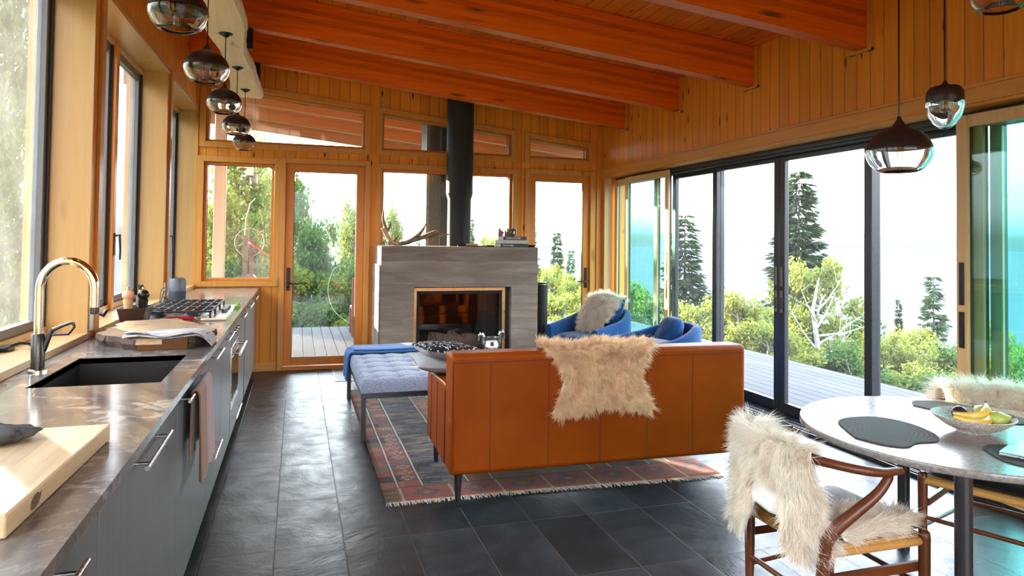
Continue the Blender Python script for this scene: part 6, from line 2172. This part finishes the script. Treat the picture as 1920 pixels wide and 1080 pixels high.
def lap(u, v):
    x = -.16 + .36 * v
    w = np.interp(v, [0, .35, .7, 1], [.11, .095, .075, .045])
    y = -.135 - .03 * v + (2 * u - 1) * w
    z = .485 + .008 * math.sin(7 * u) - .02 * max(0, -y - .20) / .05
    return at_chair(W1, 0, x, y, z)
S2 = surf_grid(lap, 18, 30)
fl2 = np.gradient(S2, axis=0)
fl2 = fl2 / (np.linalg.norm(fl2, axis=2, keepdims=True) + 1e-9)
sd = np.gradient(S2, axis=1)
sd = sd / (np.linalg.norm(sd, axis=2, keepdims=True) + 1e-9)
uu = np.linspace(-1, 1, 18)[None, :, None]
fl2 = fl2 + sd * np.sign(uu) * np.abs(uu) ** 3
skin_mesh(S2, M['hide'], 'hide', e, .005)
wool('wool', S2, 11000, .055, .0024, 'wool_white', e, fl2, .55, 22, .28, .34, 5, cell=.035)['kind'] = 'stuff'
e = thing('sheepskin', 'fluffy white sheepskin over the back of the far wishbone chair', 'sheepskin', at_chair(W2, rz2, -.28, 0, .76))
S3 = surf_grid(chair_skin(W2, rz2, lambda u: .2, lambda u: .22, -1.15, 1.3, rr=.275, zt=.815), 50, 30)
skin_mesh(S3, M['hide'], 'hide', e, .005)
wool('wool', S3, 28000, .088, .0027, 'wool_white', e, skin_flow(S3) + np.array([0, 0, .55]), .85, 23, .30, .36, 5, cell=.035)['kind'] = 'stuff'

# ---------------------------------------------------------------- pendant lamps and the live-edge beam
def liveedge():
    t = NT('pale_live_edge')
    v = t.obj()
    g_ = t.noise(t.scale(v, (14.0, 1.2, 14.0)), 1.0, 6, .6, 1.0)
    c = t.ramp(g_, [(.3, (.78, .58, .36)), (.7, (.92, .76, .54))])
    k = t.mapr(t.noise(t.scale(v, (9.0, 3.0, 9.0)), 1.0, 4), .66, .74, 0, .6)
    return t.done(t.mix(k, c, (.28, .15, .07)), .55, 0, t.bump(g_, .3, .005), .3)
M['liveedge'] = liveedge()
ZS = 3.05
lb_ = thing('live_edge_beam', 'pale live-edge timber slab slung under the ceiling beams to carry the pendants', 'beam', (-.54, 5.2, ZS))
g = np.random.default_rng(17)
ys = np.linspace(2.3, 8.08, 60)
lx = -.665 + .022 * np.sin(ys * 2.1 + .5) + .012 * np.sin(ys * 5.3) + g.normal(0, .003, 60)
rx = -.432 + .022 * np.sin(ys * 2.4 + 2.0) + .012 * np.sin(ys * 4.7 + 1) + g.normal(0, .003, 60)
V, F = [], []
for y, a, b in zip(ys, lx, rx):
    V += [(a, y, ZS), (b, y, ZS), (b + .022, y, ZS + .04), (b + .016, y, ZS + .085), (a - .016, y, ZS + .085), (a - .022, y, ZS + .04)]
for i in range(59):
    for k in range(6):
        F.append((i * 6 + k, i * 6 + (k + 1) % 6, i * 6 + 6 + (k + 1) % 6, i * 6 + 6 + k))
F += [(5, 4, 3, 2, 1, 0), tuple(59 * 6 + k for k in range(6))]
MB().add(V, F).build('slab', M['liveedge'], lb_, smooth=35)
for y in BEAM_Y:
    if 2.4 < y < 8:
        MB().box(-.46, -.40, y + .02, y + .095, ZS + .084, zb(-.43) + .004).box(-.70, -.64, y + .02, y + .095, ZS + .084, zb(-.67) + .004).build('hanger_bracket', M['flue'], lb_)
M['cap_dark'] = plain('dark_bronze_cap', (.030, .022, .018), .38, .3)
def blown(name, tint):
    t = NT(name)
    p = t.n('BsdfPrincipled', ins={'Base Color': (*tint, 1), 'Roughness': 0.0, 'IOR': 1.45, 'Transmission Weight': 1.0})
    t.t.links.new(p.outputs[0], t.out.inputs[0])
    return t.m
M['smoke_glass'] = blown('smoky_glass', (.86, .78, .70))
M['clear_glass'] = blown('hand_blown_glass', (.97, .97, .98))
M['bulb_glass'] = clear('bulb_glass', (.95, .92, .86), edge=.9, refl=1.6)
M['filament'] = plain('copper_filament', (.60, .26, .08), .4, .6)
def pendant(x, y, zs, D, zt, label, group, glass='smoke_glass', egg=False):
    """zs: height of the seam between cap and glass"""
    e = thing('pendant_lamp', label, 'lamp', (x, y, zs), group=group)
    R = D / 2
    if egg:
        cap = [(R * .99, 0), (R, R * .25), (R * .97, R * .62), (R * .80, R * .88), (R * .45, R * .98), (R * .22, R * 1.04), (R * .10, R * 1.22), (.006, R * 1.28)]
        gls = [(R * 1.0, 0), (R * 1.02, -.15 * R), (R * .98, -.45 * R), (R * .84, -.9 * R), (R * .60, -1.3 * R), (R * .32, -1.55 * R), (.001, -1.64 * R), (.001, -1.42 * R), (R * .30, -1.34 * R), (R * .55, -1.08 * R), (R * .74, -.7 * R), (R * .84, -.3 * R), (R * .86, 0)]
        bh = .62
    else:
        cap = [(R * .995, 0), (R * .97, R * .12), (R * .86, R * .36), (R * .66, R * .56), (R * .42, R * .68), (R * .28, R * .73), (R * .20, R * .82), (R * .08, R * 1.0), (.006, R * 1.12)]
        gls = [(R * 1.0, 0), (R * 1.01, -.08 * R), (R * .98, -.26 * R), (R * .88, -.47 * R), (R * .74, -.63 * R), (R * .60, -.72 * R), (R * .55, -.735 * R), (R * .535, -.72 * R), (R * .55, -.66 * R), (R * .68, -.54 * R), (R * .80, -.40 * R), (R * .89, -.22 * R), (R * .92, -.05 * R), (R * .92, 0)]
        bh = .5
    MB().lathe(cap, (x, y, zs), 48).build('cap', M['cap_dark'], e, smooth=60)
    MB().lathe(gls[::-1], (x, y, zs), 48).build('glass_shade', M[glass], e, smooth=60)
    br_ = .16 * R if not egg else .28 * R
    b = MB().lathe([(br_ * .8, .1 * R), (br_ * .8, -.05 * R), (br_, -.2 * R), (br_, -bh * R + br_ * .6), (br_ * .7, -bh * R + br_ * .15), (0, -bh * R)], (x, y, zs), 20).build('bulb', M['bulb_glass'], e, smooth=70)
    MB().lathe([(br_ * .85, .3 * R), (br_ * .85, .02 * R), (0, .02 * R)], (x, y, zs), 18).build('socket', M['cap_dark'], e, smooth=40)
    f = MB()
    for k in range(4):
        a = k * PI / 2
        f.tube([(x + br_ * .4 * math.cos(a), y + br_ * .4 * math.sin(a), zs + .02 * R), (x + br_ * .45 * math.cos(a), y + br_ * .45 * math.sin(a), zs - bh * R * .7)], .0010, 5)
    f.build('filament', M['filament'], b)
    top = zs + R * (1.28 if egg else 1.12)
    MB().tube([(x, y, top - .01), (x, y, zt)], .0035, 8).build('cord', M['mill_black'], e, smooth=True)
    MB().lathe([(.006, -.032), (.010, -.03), (.040, -.012), (.052, -.004), (.052, .0), (0, 0)], (x, y, zt), 28).build('canopy', M['mill_black'], e, smooth=60)
    return e
GP = 'row of smoky globe pendants over the worktop'
words = ['nearest and largest-looking globe pendant of the row over the worktop', 'second globe pendant along the row over the worktop, counted from the tap', 'middle globe pendant of the row over the worktop', 'fourth globe pendant along the row, before the smallest-looking one', 'last globe pendant of the row, close to the end window wall']
for (y, zs, D), lab in zip([(3.48, 2.555, .262), (4.52, 2.540, .262), (5.58, 2.530, .25), (6.66, 2.520, .248), (7.64, 2.500, .236)], words):
    pendant(-.548, y, zs, D, ZS, lab, GP)
GT = 'pendants hanging over the round table'
pendant(2.43, 2.262, 1.905, .256, zc(2.43), 'big globe pendant with dark cap hanging lowest over the table', GT, 'clear_glass')
pendant(2.63, 2.215, 2.115, .143, zc(2.63), 'small egg-shaped glass pendant over the table', GT, 'clear_glass', True)
pendant(2.79, 2.09, 2.575, .238, zc(2.79), 'highest pendant over the table, only its smoky glass underside showing', GT)
